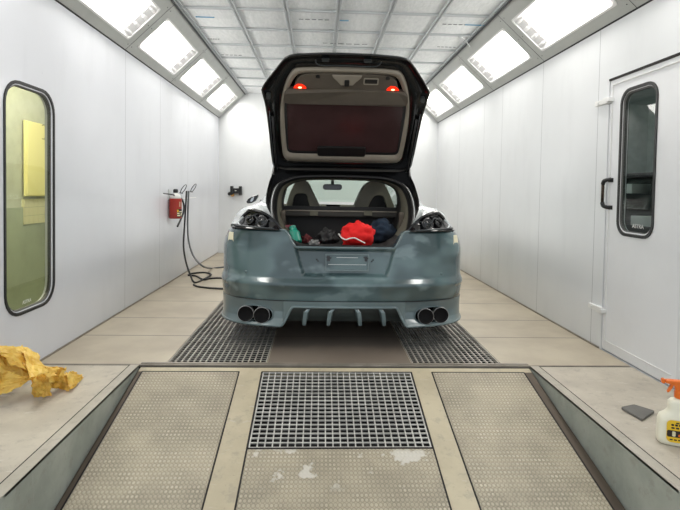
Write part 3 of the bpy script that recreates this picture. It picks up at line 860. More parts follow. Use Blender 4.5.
for x in (-.80, .80):    # parking sensors
    b = MB(); b.lathe([(.011, -.004), (.011, .004), (.007, .005), (0, .005)], plan(u_at(x), lerp(OFF, .60)-.001, .60), (plan(u_at(x), -1)-plan(u_at(x))), 14); b.build('parking_sensor', M['paint'], bumper, smooth=True)
# cream filler patches at both corners
for s in (-1, 1):
    rows = []
    for k in range(7):
        z = .845+.06*k/6; r = []
        for i in range(7):
            x = .925+.045*i/6+.02*(k/6); u = u_at(s*min(x, 1.02)); r.append(plan(u, bump_off(s*min(x, 1.02), z)-.003, z-(.015 if i in (0, 6) and k == 0 else 0)))
        rows.append(r)
    b = MB(); b.grid(rows); b.build('filler_patch', M['cream'], bumper, smooth=True)

# rolled edge of the boot sill
b = MB(); pth = []
for i in range(121):
    x = -.60+1.2*i/120; u = u_at(x); zt = ztop(x); pth.append(plan(u, bump_off(x, zt)+.004, zt+.001))
b.tube(pth, .009, 8); b.build('sill_edge', M['valance'], bumper, smooth=True)
# tail lamps ------------------------------------------------------------
ARCZ = [(.53, .94), (.56, .975), (.60, 1.012), (.66, 1.052), (.73, 1.076), (.80, 1.088), (.85, 1.086), (.90, 1.06), (.95, 1.025), (.99, .985), (1.02, .945)]
def lamp_pt(s, x, t, extra=0):
    zt = lerp(ARCZ, x); z = .941+(zt-.941)*t
    return plan(u_at(s*x), .06-.01*sm(.85, 1.03, x)+.07*t+extra, z)
def lamp_off(x, z): return .06-.01*sm(.85, 1.03, x)+.07*max(0, (z-.941)/.14)
for s in (-1, 1):
    b = MB(); rows = [[lamp_pt(s, .53+.47*i/40, k/14, .03*math.sin(pi*min(1, k/14))*math.sin(pi*i/40)) for i in range(41)] for k in range(15)]
    b.grid(rows, flip=(s < 0)); tl = b.build('tail_lamp', M['lens'], car, smooth=True)
    # bowls, ribs and loose wiring inside the empty lamp opening
    for x, z, r in ((.70, 1.0, .052), (.82, 1.01, .04)):
        c = plan(u_at(s*x), lamp_off(x, z)+.005, z); n = (plan(u_at(s*x), -1)-plan(u_at(s*x))).normalized()
        b = MB(); b.lathe([(r, .0), (r*.98, .01), (r*.8, .012), (r*.55, -.0), (r*.5, .004), (0, .006)], c, n+V((0, 0, .3)), 22); b.build('bowl', M['gloss'], tl, smooth=True)
    b = MB()
    b.tube(catmull([lamp_pt(s, .58, .15, -.005), lamp_pt(s, .70, .12, -.012), lamp_pt(s, .85, .14, -.012), lamp_pt(s, .965, .3, -.01)], 6), .008, 6); b.build('lower_rib', M['lensin'], tl, smooth=True)
    b = MB(); b.tube(catmull([lamp_pt(s, .90, .2, -.004), lamp_pt(s, .93, .5, -.014), lamp_pt(s, .915, .85, -.004)], 6), .007, 6); b.build('wire', M['pale'], tl, smooth=True)
    b = MB(); b.tube(catmull([lamp_pt(s, .64, .8, -.004), lamp_pt(s, .72, .5, -.012), lamp_pt(s, .78, .75, -.01), lamp_pt(s, .84, .55, -.01)], 6), .005, 6); b.build('wire', M['lensin'], tl, smooth=True)
    # rubber rim over the arch of the opening
    b = MB(); b.tube([lamp_pt(s, .53+.47*i/50, 1.0, .0) for i in range(51)], [.008+.014*math.sin(pi*i/50)*(i/50) for i in range(51)], 8); b.build('rim_seal', M['gloss'], tl, smooth=True)
    b = MB(); b.tube([lamp_pt(s, .54+.44*i/40, 0, .004)+V((0, 0, .002)) for i in range(41)], .005, 8); b.build('lower_seal', M['satin'], tl, smooth=True)

# body sides --------------------------------------------------------------
def arc_end(x): return plan(u_at(x), .13-.01*sm(.85, 1.03, x), lerp(ARCZ, x))-V((CX, 0, 0))
A = [(1.02, 4.50, .2), (1.035, 4.50, .4), (1.03, 4.49, .6), (.995, 4.47, .78), (.975, 4.46, .88), (.99, 4.44, .945)]
A += [tuple(arc_end(x)) for x in (1.0, .95, .88, .82, .75, .68, .61, .545)]
S1 = [(1.02, 4.58, .2), (1.035, 4.58, .4), (1.032, 4.58, .62), (1.015, 4.58, .80), (1.0, 4.57, .90), (.985, 4.56, .97), (.965, 4.54, 1.02), (.935, 4.52, 1.06), (.895, 4.5, 1.09), (.845, 4.48, 1.108), (.79, 4.47, 1.115), (.74, 4.46, 1.12), (.705, 4.45, 1.125), (.685, 4.45, 1.14)]
S2 = [(1.02, 4.8, .2), (1.035, 4.8, .4), (1.032, 4.8, .62), (1.018, 4.8, .80), (1.005, 4.8, .90), (.99, 4.8, .98), (.97, 4.8, 1.03), (.935, 4.8, 1.07), (.89, 4.8, 1.10), (.83, 4.8, 1.12), (.77, 4.8, 1.145), (.725, 4.8, 1.20), (.70, 4.8, 1.285), (.672, 4.79, 1.375)]
S3 = [(1.02, 5.25, .2), (1.032, 5.25, .4), (1.03, 5.25, .62), (1.016, 5.25, .80), (1.003, 5.25, .90), (.99, 5.25, .98), (.965, 5.25, 1.035), (.93, 5.25, 1.075), (.885, 5.25, 1.10), (.83, 5.25, 1.13), (.785, 5.25, 1.18), (.745, 5.25, 1.25), (.695, 5.25, 1.35), (.62, 5.25, 1.46)]
def fine(pts, n=4): return catmull(pts, n)
for s in (-1, 1):
    b = MB(); rows = [[V((CX+s*p.x, p.y, p.z)) for p in fine(q)] for q in (A, S1, S2, S3)]
    # smooth the loft along the car
    full = []
    for j in range(len(rows[0])): full.append(catmull([r[j] for r in rows], 6))
    full = [[full[j][i] for j in range(len(full))] for i in range(len(full[0]))]
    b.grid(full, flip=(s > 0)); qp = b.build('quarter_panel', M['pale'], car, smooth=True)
    # front part of the side
    st = []
    for Y, w, zb, hood in ((5.25, 1.0, 1.10, .83), (6.0, .985, 1.08, .85), (6.9, .98, 1.05, .85), (7.7, .985, 1.0, .8), (8.4, .96, .93, .74), (8.85, .86, .84, .6), (9.02, .62, .72, .4)):
        k = w/1.0
        st.append([V((CX+s*x*k, Y, z)) for x, z in [(1.02, .2), (1.032, .4), (1.03, .62), (1.016, .80*min(1, zb/1.05)), (.99, .93*zb/1.1), (.95, 1.03*zb/1.1), (.89, 1.08*zb/1.1)]]+[V((CX+s*hood, Y, zb))])
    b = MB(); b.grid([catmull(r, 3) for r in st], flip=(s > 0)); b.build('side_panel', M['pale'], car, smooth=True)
# wheels
for s in (-1, 1):
    for Y in (4.98, 8.05):
        b = MB(); b.lathe([(.24, -.13), (.30, -.15), (.345, -.145), (.362, -.11), (.365, 0), (.362, .11), (.345, .145), (.30, .15), (.24, .13)], (CX+s*.86, Y, .366), (1, 0, 0), 40)
        wh = b.build('wheel', M['tire'], car, smooth=True)
        b = MB(); b.lathe([(.24, -.12), (.245, .12), (.23, .135), (.215, .10), (.06, .08), (0, .10)], (CX+s*.86, Y, .366), (s, 0, 0), 30)
        for q in range(5):
            a = 2*pi*q/5; d = V((0, math.cos(a), math.sin(a))); e = V((0, -d.z, d.y)); b.obox(V((CX+s*.975, Y, .366))+d*.13, d*.10, e*.025, V((.012, 0, 0)))
        b.build('rim', M['rim'], wh, smooth=False)
# roof, bonnet, pillars, windows -------------------------------------------
def bridge(name, L, R_, mt, n=14, crown=.0, par=car, sld=0):
    rows = []
    for a, c in zip(L, R_):
        a, c = V(a), V(c); rows.append([a.lerp(c, i/n)+V((0, 0, crown*(1-(2*i/n-1)**2))) for i in range(n+1)])
    b = MB(); b.grid(rows, flip=False); return b.build(name, mt, par, smooth=True, solid=sld)
def sy(x, y, z): return (CX-x, y, z), (CX+x, y, z)
rl = [sy(.61, 4.88, 1.462), sy(.62, 5.25, 1.47), sy(.625, 5.9, 1.49), sy(.60, 6.55, 1.48)]
bridge('roof', [p[0] for p in rl], [p[1] for p in rl], M['gloss'], crown=.035, sld=.02)
wl = [sy(.60, 6.55, 1.48), sy(.68, 7.0, 1.32), sy(.78, 7.65, 1.06)]
bridge('windscreen', [p[0] for p in wl], [p[1] for p in wl], M['wglass'], crown=.03)
hl = [sy(.80, 7.65, 1.02), sy(.76, 8.3, .97), sy(.6, 8.85, .85), sy(.4, 9.02, .72)]
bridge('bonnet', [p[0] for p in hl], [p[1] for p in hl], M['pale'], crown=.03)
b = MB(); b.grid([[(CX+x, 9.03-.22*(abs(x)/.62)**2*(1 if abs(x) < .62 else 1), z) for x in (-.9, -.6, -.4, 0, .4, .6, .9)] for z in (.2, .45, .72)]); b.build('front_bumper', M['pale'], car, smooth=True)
for s in (-1, 1):
    for nm, p in (('front_pillar', [(.60, 6.55, 1.48), (.68, 7.0, 1.32), (.80, 7.7, 1.03)]), ('side_rail', [(.62, 5.2, 1.462), (.63, 5.9, 1.482), (.60, 6.6, 1.475)]), ('middle_pillar', [(.63, 6.1, 1.475), (.84, 6.15, 1.10)])):
        b = MB(); b.tube([V((CX+s*a, y, z)) for a, y, z in catmull(p, 4)], .03, 8); b.build(nm, M['gloss'], car, smooth=True)
    rows = []
    for Y, xb, zb, xt, zt in ((5.25, .83, 1.12, .62, 1.455), (6.0, .85, 1.09, .63, 1.48), (6.6, .85, 1.07, .605, 1.46), (7.0, .845, 1.05, .69, 1.31), (7.65, .82, 1.03, .80, 1.05)):
        rows.append([V((CX+s*(xb+(xt-xb)*k/4), Y, zb+(zt-zb)*k/4)) for k in range(5)])
    b = MB(); b.grid(rows); b.build('side_window', M['sglass'], car, smooth=True)
# hatch opening --------------------------------------------------------------
OP = [(0, 4.035, .806), (.25, 4.035, .806), (.38, 4.04, .812), (.45, 4.08, .848), (.52, 4.14, .895), (.575, 4.24, .97), (.618, 4.39, 1.085), (.622, 4.55, 1.208), (.59, 4.67, 1.30), (.52, 4.735, 1.35), (.42, 4.775, 1.382), (.25, 4.79, 1.394), (0, 4.795, 1.398)]
OQ = [(0, 3.99, .806), (.25, 3.99, .806), (.40, 4.00, .815), (.50, 4.05, .90), (.555, 4.09, .945), (.63, 4.28, 1.045), (.685, 4.44, 1.135), (.688, 4.6, 1.26), (.678, 4.74, 1.36), (.64, 4.84, 1.44), (.55, 4.875, 1.465), (.3, 4.89, 1.492), (0, 4.895, 1.50)]
def loop(half, sc=1, dy=0, dz=0, n=3, c=(0, 4.42, 1.10)):
    q = catmull(half, n); f = [V((p.x*sc, c[1]+(p.y-c[1])*sc+dy, c[2]+(p.z-c[2])*sc+dz)) for p in q]
    L = [V((-p.x, p.y, p.z)) for p in f[1:-1]][::-1]
    return [V((CX+p.x, p.y, p.z)) for p in f+L]
inn = loop(OP); out = loop(OQ)
b = MB(); b.grid([out, [a.lerp(c, .5)+V((0, .03, -.025)) for a, c in zip(out, inn)], inn], cj=True); b.build('hatch_gutter', M['gloss'], car, smooth=True)
b = MB(); b.tube(inn, .015, 8, closed=True); b.build('hatch_seal', M['satin'], car, smooth=True)
b = MB(); b.tube([p+V((0, -.012, .0)) for p in loop(OP, 1.018)], .0035, 6, closed=True); b.build('gutter_flange', M['pale'], car, smooth=True)
def loopx(sx, sz, dy):
    return [V((CX+(p.x-CX)*sx, p.y+dy, (1.10+(p.z-1.10)*sz) if p.z > 1.10 else p.z-.02*min(1, dy/.05))) for p in inn]
l1 = loopx(.975, .975, .02); l2 = loopx(.945, .935, .05); l3 = loopx(.92, .91, .10); l4 = [V((p.x, 4.97 if p.z < 1.2 else max(p.y, 4.97), p.z)) for p in loopx(.90, .90, .30)]
b = MB(); b.grid([inn, l1, l2], cj=True); b.build('seal_lip', M['satin'], car, smooth=True)
b = MB(); b.grid([l2, l3, [a.lerp(c, .5) for a, c in zip(l3, l4)]], cj=True, kf=lambda i, j: 1 if l2[j].z < .86 else 0); b.build('hatch_trim', [M['trunk'], M['carpet']], car, smooth=True)
b = MB(); b.grid([[a.lerp(c, .5) for a, c in zip(l3, l4)], l4], cj=True); b.build('boot_lining', M['seatd'], car, smooth=True)
# hatch side lights and handle bumps on the right-hand trim
for s in (-1, 1):
    b = MB(); b.prism(rrect(0, 0, .06, .15, .028), lambda u, v, w: V((CX+s*(.545-w), 4.52+u, 1.0+v)), -.01, .03); b.build('trim_pocket', M['trimd'], car, bev=.006)
# boot floor, seats, load cover
b = MB(); b.box((CX-.62, 4.06, .70), (CX+.62, 5.02, .785)); b.build('boot_floor', M['carpet'], car, bev=.004)
b = MB(); b.box((CX-.42, 4.045, .778), (CX+.42, 4.10, .800)); b.build('sill_plate', M['trimd'], car, bev=.004)
b = MB(); b.box((CX-.66, 5.0, .7), (CX+.66, 5.06, 1.10)); b.build('seat_back_panel', M['seatd'], car)
p0 = on(1, 4.93, 290, 216.5); p1 = on(1, 4.93, 400, 212)
b = MB(); b.prism(rrect(0, 0, .09, p1.z-p0.z, .02), lambda u, v, w: V((w, 4.95+u, (p0.z+p1.z)/2+v)), CX-.585, CX+.585); lc = b.build('load_cover', M['cover'], car)
b = MB(); b.prism(rrect(0, 0, .02, .012, .004), lambda u, v, w: V((w, 4.91+u, p1.z+v)), CX-.585, CX+.585); b.build('front_bar', M['trim'], lc)
for px in (314, 368):
    q = on(1, 4.9, px, 213.5); b = MB(); b.box((q.x-.04, 4.885, q.z-.022), (q.x+.04, 4.915, q.z+.026)); b.build('clip', M['trunk'], lc, bev=.004)
YSEAT = 5.42
def seat(out, hole, left):
    n = 40
    def rs(pts):
        q = catmull([V((x, y, 0)) for x, y in pts], 8, closed=True); ln = [0]
        for a, c in zip(q, q[1:]+q[:1]): ln.append(ln[-1]+(c-a).length)
        res = []; T = ln[-1]; q2 = q+q[:1]
        for i in range(n):
            t = T*i/n; k = max(j for j in range(len(q)) if ln[j] <= t); f = (t-ln[k])/max(1e-9, ln[k+1]-ln[k]); res.append(tuple(q2[k].lerp(q2[k+1], f))[:2])
        return res
    o, h = rs(out), rs(hole)
    fn = lambda u, v, w: on(1, YSEAT, u, v)+V((0, w, 0))
    b = MB(); b.prism(o, fn, 0, .14, hole=h); st = b.build('rear_seat', M['seat'], car, bev=.012)
    b = MB(); b.prism(h, fn, .05, .10); b.build('headrest_hollow', M['seatd'], st)
    b = MB(); b.prism([(300+(x-300)*1.0, y) for x, y in o], lambda u, v, w: on(1, YSEAT, u, v)+V((0, w, .0)), .14, .20); b.build('side_bolster', M['seatd'], st)
seat([(297, 180), (302, 179.5), (308, 182), (312, 190), (317, 200), (322, 212), (322, 228), (300, 229), (284, 228), (284, 212), (287, 202), (291, 190)],
     [(295, 195), (300, 193.5), (306, 194.5), (308, 201), (310, 209), (302, 211), (292, 210.5), (293, 202)], True)
seat([(372, 180.5), (377, 180), (383, 182), (388, 190), (392, 200), (396, 212), (396, 228), (376, 229), (353, 228), (353, 212), (357, 200), (364, 186)],
     [(374, 197), (378, 195.5), (383, 196.5), (385, 202), (387, 209.5), (379, 211.5), (368, 211), (370, 203)], False)
# dark head restraints of the seats further forward
# mirror and dashboard
c = on(1, 6.75, 332.5, 187)
b = MB(); b.prism(rrect(0, 0, .26, .078, .035), lambda u, v, w: c+V((u, w, v)), 0, .05); mr = b.build('rear_view_mirror', M['satin'], car, bev=.008)
b = MB(); b.prism(rrect(0, 0, .235, .058, .026), lambda u, v, w: c+V((u, w, v)), -.004, .002); b.build('mirror_glass', M['lens'], mr)
b = MB(); b.tube([c+V((0, .03, .03)), c+V((0, .02, .10))], .022, 8); b.build('stem', M['satin'], mr, smooth=True)
zd = on(1, 7.3, 332, 204.5).z
b = MB(); b.prism([(6.9, zd-.18), (6.86, zd-.05), (6.95, zd-.01), (7.3, zd), (7.62, zd-.02), (7.62, zd-.25)], lambda u, v, w: V((w, u, v)), CX-.76, CX+.76); ds = b.build('dashboard', M['trimd'], car, bev=.015)
a, c2 = on(1, 6.9, 326, 209.5), on(1, 6.9, 340, 204.6)
b = MB(); b.box((a.x, 6.86, a.z-.03), (c2.x, 7.0, c2.z)); b.build('display', M['gloss'], ds, bev=.006)
# door mirrors
for s in (-1, 1):
    if s < 0: pts = [on(1, 6.95, x, y) for x, y in ((246.2, 202), (248, 199), (252, 196.5), (258.5, 194.3), (258, 197), (255.5, 201), (252, 203), (247.5, 203.6))]
    pts_s = [V((CX+(p.x-CX)*-s, p.y, p.z)) for p in pts]
    ctr = sum(pts_s, V((0,0,0)))/8
    b = MB(); b.prism([(p.x, p.z) for p in pts_s], lambda u, v, w: V((ctr.x+(u-ctr.x)*(1-.8*max(0, w-.04)), 6.95+w, ctr.z+(v-ctr.z)*(1-.8*max(0, w-.04)))), -.01, .12)
    dm = b.build('door_mirror', M['gloss'], car, bev=.006)
    b = MB(); b.prism([(ctr.x+(p.x-ctr.x)*.3, ctr.z-.0+(p.z-ctr.z)*.55) for p in pts_s], lambda u, v, w: V((u, 6.95+w, v)), -.014, -.008); b.build('mirror_glass', M['chrome'], dm)
    b = MB(); b.tube([V((ctr.x-s*.10, 7.0, ctr.z-.02)), V((CX+s*.86, 7.02, 1.06))], .02, 8); b.build('mirror_arm', M['gloss'], dm, smooth=True)

# raised tailgate ---------------------------------------------------------------
HO = V((CX+.003, 4.85, 1.46)); HV = V((0, -.664, .747)); HN = V((0, .747, .664))
def hp(x, v, w=0): return HO+V((x*1.012, 0, 0))+HV*v+HN*w
def mirror_half(h): return h+[(-x, v) for x, v in h[::-1] if abs(x) > 1e-6]
HOUT = [(0, -.03), (.30, -.03), (.57, -.028), (.635, -.005), (.660, .05), (.668, .20), (.672, .40), (.680, .60), (.690, .72), (.714, .865), (.655, .955), (.585, 1.05), (.535, 1.115), (.50, 1.155), (.455, 1.175), (.40, 1.184), (.2, 1.197), (0, 1.2)]
def resample(pts, n):
    q = [V((x, y, 0)) for x, y in pts]; ln = [0]
    for a, c in zip(q, q[1:]+q[:1]): ln.append(ln[-1]+(c-a).length)
    q2 = q+q[:1]; res = []
    for i in range(n):
        t = ln[-1]*i/n; k = max(j for j in range(len(q)) if ln[j] <= t+1e-9); f = (t-ln[k])/max(1e-9, ln[k+1]-ln[k]); p = q2[k].lerp(q2[k+1], min(1, f)); res.append((p.x, p.y))
    return res
ho = mirror_half(HOUT)
N = 120; ho = resample(ho, N)
HT = [(0, .095), (.3, .095), (.50, .10), (.545, .125), (.562, .18), (.572, .4), (.568, .6), (.552, .75), (.528, .86), (.497, .955), (.455, 1.03), (.40, 1.063), (.2, 1.075), (0, 1.078)]
def half_curve(h, n=4): return [(p.x, p.y) for p in catmull([V((x, y, 0)) for x, y in h], n)]
ht = resample(mirror_half(half_curve(HT)), N)
def scl(o, kx, kv, cv=.6): return [(x*kx, cv+(v-cv)*kv) for x, v in o]
b = MB()
R0 = [hp(x, v, 0) for x, v in ho]
rows = [[hp(x, v, .03) for x, v in ht], [hp(x, v, .012) for x, v in scl(ht, 1.02, 1.015)], [hp(x*.5+p*.5, v*.5+q*.5, .035) for (x, v), (p, q) in zip(ho, ht)], [hp(x, v, .012) for x, v in scl(ho, .975, .98)], R0,
        [hp(x, v, .03) for x, v in scl(ho, 1.0, 1.0)], [hp(x, v, .06) for x, v in scl(ho, .95, .95)], [hp(x, v, .09) for x, v in scl(ho, .8, .82)], [hp(x, v, .11) for x, v in scl(ho, .4, .4)], [hp(0, .6, .115)]*N]
b.grid(rows, cj=True); tg = b.build('tailgate', M['gloss'], car, smooth=True)
def hpart(name, outl, w0, w1, mt, hole=None, bev=0, smooth=False):
    b = MB(); b.prism(outl, hp, w0, w1, hole=hole); return b.build(name, mt, tg, bev=bev, smooth=smooth)
# cream inner frame, open in the middle
hi = resample(mirror_half(half_curve([(0, .205), (.3, .205), (.47, .207), (.502, .225), (.512, .27), (.520, .5), (.520, .7), (.505, .80), (.478, .88), (.44, .96), (.40, 1.005), (.33, 1.02), (.2, 1.025), (0, 1.027)])), N)
# keep the two loops aligned from the bottom centre round
b = MB()
b.grid([[hp(x, v, .028) for x, v in ht], [hp(x, v, -.004) for x, v in scl(ht, .985, .988)], [hp(x*.5+p*.5, v*.5+q*.5, -.008) for (x, v), (p, q) in zip(ht, hi)], [hp(x, v, .012) for x, v in hi], [hp(x, v, .05) for x, v in scl(hi, .99, .99)]], cj=True)
b.build('trim_frame', M['trim'], tg, smooth=True)
hpart('upper_panel', [(x, v) for x, v in resample(mirror_half([(0, .875), (.44, .875), (.425, .94), (.40, .985), (.36, 1.012), (.30, 1.022), (.1, 1.028), (0, 1.028)]), 60)], -.002, .06, M['trimd'], bev=.006)
gls = hpart('tailgate_window', rrect(0, .475, 1.03, .55, .05), .012, .05, M['hglass'])
hpart('window_surround', rrect(0, .475, 1.06, .575, .055), .006, .05, M['satin'], hole=rrect(0, .475, 1.012, .525, .045))
b = MB(); b.prism(resample(mirror_half([(0, .735), (.50, .735), (.522, .75), (.525, .80), (.515, .865), (.50, .878), (0, .885)]), 48), lambda x, v, w: hp(x, v, w-.035*math.sin(pi*(v-.735)/.15)), -.018, .05)
b.build('blind_housing', M['trimd'], tg, smooth=False, bev=.006)
hpart('rear_wiper_box', rrect(-.015, .222, .445, .108, .018), -.006, .02, M['satin'], bev=.006)
# latch cover and its striker, little lamp window
hpart('latch_cover', [(-.125, 1.02), (-.115, .995), (-.075, .955), (-.05, .925), (.05, .925), (.075, .955), (.115, .995), (.125, 1.02)], -.014, .0, M['trim'], bev=.006)
hpart('latch', rrect(0, .95, .04, .06, .01), -.022, -.008, M['satin'], bev=.004)
hpart('boot_lamp', rrect(.20, .965, .125, .06, .01), -.008, .0, M['trim'], hole=rrect(.20, .965, .105, .042, .007))
hpart('boot_lamp_lens', rrect(.20, .965, .107, .044, .007), -.004, .0, M['satin'])
for x in (-.24, .335): hpart('trim_clip', rrect(x, 1.0, .035, .03, .012), -.01, .0, M['satin'])
for s in (-1, 1):
    b = MB(); fn = lambda x, v, w: hp(s*.388+x, v, w)
    b.prism([(-.055, .888), (.055, .888), (.042, .908), (.018, .925), (-.018, .928), (-.042, .910)], fn, -.016, .0); rlm = b.build('warning_lamp', M['redlamp'], tg, bev=.005)
    b = MB(); b.sphere(hp(s*.388, .899, -.016), (.016, .008, .008)); b.build('bulb', M['redcore'], rlm, smooth=True)
    hpart('latch_striker', rrect(s*.17-.01, 1.14, .06, .020, .006), .0, .03, M['lensin'])
    # gas strut and hinge arm along the side
    b = MB(); b.tube([hp(s*.625, -.02, -.004), hp(s*.632, .6, -.01)], .010, 8); b.build('gas_strut', M['satin'], tg, smooth=True)
    b = MB(); b.tube([hp(s*.645, .02, -.012), hp(s*.655, .66, -.012)], .0035, 6); b.build('side_seal', M['lensin'], tg, smooth=True)
    b = MB(); b.tube(catmull([V((CX+s*.655, 4.80, 1.395)), V((CX+s*.652, 4.82, 1.43)), hp(s*.64, .02, .02)], 4), .018, 8); b.build('hinge', M['gloss'], tg, smooth=True)
    hpart('corner_catch', rrect(s*.655, .80, .035, .05, .012), -.012, .02, M['lensin'])
b = MB(); b.tube(catmull([hp(-.26, 1.145, -.002), hp(-.25, 1.115, -.006), hp(-.20, 1.10, -.006), hp(0, 1.103, -.006), hp(.20, 1.10, -.006), hp(.25, 1.115, -.006), hp(.27, 1.145, -.002)], 5), .005, 6); b.build('wiring', M['lensin'], tg, smooth=True)

# ------------------------------------------------------------------ things on the walls
t0 = on(0, XL+.085, 175.5, 209)
zt_, zb_ = on(0, XL+.085, 175.5, 198.5).z, on(0, XL+.085, 175.5, 218.5).z
cn = thing('canister', (t0.x, t0.y, zb_), 'red metal canister with silver cap and printed label hung on the left wall', 'canister')
R = .080
b = MB(); b.lathe([(R*.9, zb_), (R, zb_+.012), (R, zt_-.012), (R*.92, zt_)], (t0.x, t0.y, 0), n=28, close=True); body = b.build('body', M['canred'], cn, smooth=False, bev=.004)
b = MB()
b.lathe([(R*.90, zt_), (R*.86, zt_+.03), (R*.6, zt_+.055), (.03, zt_+.065), (.03, zt_+.075)], (t0.x, t0.y, 0), n=24, close=True); b.build('cap', M['white'], cn, smooth=True)
b = MB(); b.lathe([(.026, zt_+.075), (.03, zt_+.085), (.03, zt_+.115), (.02, zt_+.125)], (t0.x, t0.y, 0), n=14, close=True); b.build('knob', M['satin'], cn)
b = MB(); q = on(0, XL+.12, 163.5, 193.5); b.tube([V((t0.x, t0.y-.03, zt_+.03)), V((t0.x, t0.y-.09, zt_+.05)), V((q.x, q.y, q.z))], [.010, .009, .006], 8); b.build('lever', M['satin'], cn, smooth=True)
b = MB(); b.box((XL, t0.y-.05, zt_-.02), (XL+.012, t0.y+.05, zt_+.12)); b.box((XL, t0.y-.04, zt_-.0), (t0.x, t0.y+.04, zt_+.012)); b.build('wall_bracket', M['wire'], cn)
def wrap(a, z, w=.0015): return V((t0.x+(R+w)*math.cos(a), t0.y+(R+w)*math.sin(a), z))
def onbody(name, a0, a1, z0, z1, mt, w):
    b = MB(); b.grid([[wrap(a0+(a1-a0)*i/8, z, w) for i in range(9)] for z in (z0, z1)]); return b.build(name, mt, cn)
aa = -pi/2+.15
H_ = zt_-zb_
lb = onbody('label', aa+.35, aa+1.45, zb_+.10*H_, zb_+.48*H_, M['labdark'], .0012)
for k, (z0, z1, f0, f1) in enumerate(((.13, .2, .4, .95), (.24, .3, .38, .8), (.33, .45, .38, .62), (.33, .38, .75, 1.3), (.16, .28, 1.05, 1.35))): onbody('label_print', aa+f0, aa+f1, zb_+z0*H_, zb_+z1*H_, M['labyel'] if k == 2 else M['lab'], .002)
for f0 in (.75, 1.05): onbody('stripe', aa+f0, aa+f0+.08, zb_+.6*H_, zb_+.85*H_, M['lab'], .0015)
# short hose of the canister
hp_ = [V((t0.x+.03, t0.y+.03, zt_+.02))]+[on(0, XL+.12, x, y) for x, y in ((182, 199.5), (184, 206), (183.3, 213), (180.5, 220), (177.5, 226.5))]
b = MB(); b.tube(catmull(hp_, 6), .013, 8); b.build('hose', M['satin'], cn, smooth=True)
# wire rack with two hoops
c0, c1 = on(0, XL+.004, 181.5, 197.5), on(0, XL+.004, 195.5, 190)
rk = thing('hose_rack', (XL, (c0.y+c1.y)/2, c0.z), 'white wire rack with two round hoops on the left wall beside the red canister', 'rack')
b = MB(); b.box((XL, c0.y, c0.z-.01), (XL+.008, c1.y, c1.z+.03)); b.build('back_plate', M['wallL'], rk, bev=.003)
b = MB(); ring = [V((XL+.012, c0.y, c0.z-.012)), V((XL+.012, c1.y, c0.z-.012)), V((XL+.012, c1.y, c1.z+.03)), V((XL+.012, c0.y, c1.z+.03))]
b.tube(ring[:2], .006, 6); b.build('lower_wire', M['hinge'], rk)
for px, py in ((183.5, 189), (193.5, 188)):
    q = on(0, XL+.06, px, py); b = MB(); b.tube([V((XL+.06+.035*math.sin(a), q.y+.09*math.cos(a), q.z+.062*math.sin(a))) for a in [2*pi*i/24 for i in range(24)]], .006, 6, closed=True); b.build('hoop', M['lensin'], rk, smooth=True)
    b = MB(); b.tube([V((XL+.006, q.y, q.z-.05)), V((XL+.05, q.y, q.z-.062))], .007, 6); b.build('hook', M['lensin'], rk)
def fpt(x, y, z=.012):
    return on(2, z, x, y)
W_ = XL+.07
pa = [on(0, W_, 186.6, 191), on(0, W_, 186.2, 198), on(0, XL+.06, 184.6, 225), on(0, XL+.08, 183.6, 245), on(0, XL+.14, 185.5, 260)]
pb_ = [fpt(x, y) for x, y in ((195.0, 282.5), (206, 278), (211, 274.5), (204, 272.5), (192, 273.5), (188.5, 275.2), (196, 276.0), (203, 279.5), (210, 278.5), (219, 278), (236, 279))]
b = MB(); b.tube(catmull(pa+[fpt(190, 274, .10)]+pb_, 8), .0125, 8); o = b.build('air_hose', M['hose'], smooth=True); tag(rebase(o), 'black air hose hanging from the wire rack and coiled on the floor', 'hose')
pa = [on(0, W_, 188.6, 191), on(0, W_, 188.4, 198), on(0, XL+.06, 187.6, 225), on(0, XL+.09, 189, 243), on(0, XL+.2, 194, 257), on(0, XL+.45, 202.5, 266, )]
b = MB(); b.tube(catmull(pa+[fpt(211, 268.3), fpt(219, 267.6), fpt(232, 266)], 8), .0125, 8); o = b.build('air_hose', M['hose2'], smooth=True); tag(rebase(o), 'grey air hose curving from the wire rack straight to the floor behind the car', 'hose')
pp = [fpt(x, y) for x, y in ((193.6, 284.5), (197, 286.3), (206, 287.6), (219, 288.6), (232, 288.8))]
b = MB(); b.tube(catmull(pp, 8), .012, 8); o = b.build('air_hose', M['hose'], smooth=True); tag(rebase(o), 'black hose length lying on the floor nearest the left corner of the car', 'hose')
# black regulator on the back wall
a, c = on(1, YB-.05, 230.5, 195), on(1, YB-.05, 242, 186.5)
rg = thing('air_regulator', ((a.x+c.x)/2, YB, a.z), 'black air regulator with a brass fitting on the white back wall left of the car', 'regulator')
zc = (a.z+c.z)/2
b = MB(); b.box((a.x+.03, YB-.09, zc-.055), (c.x-.03, YB-.0, zc+.05)); b.build('body', M['gloss'], rg, bev=.01)
for x in (a.x+.025, c.x-.03):
    b = MB(); b.box((x-.026, YB-.10, a.z), (x+.026, YB, c.z+.005)); b.build('end_flange', M['satin'], rg, bev=.012)
b = MB(); b.box((a.x+.09, YB-.094, zc-.004), (c.x-.10, YB-.088, zc+.008)); b.build('mark', M['white'], rg)
q = on(1, YB-.06, 231.3, 194.3)
b = MB(); b.lathe([(.016, -.06), (.034, -.05), (.036, .0), (.022, .01), (.02, .03)], (q.x+.02, YB-.06, q.z-.01), (0, -1, 0), 16, close=True); b.build('brass_fitting', M['gold'], rg, smooth=False)
b = MB(); b.lathe([(.03, 0), (.035, .03), (.02, .045)], (q.x-.03, YB-.06, q.z+.01), (0, -1, 0), 14, close=True); b.build('gauge', M['satin'], rg)

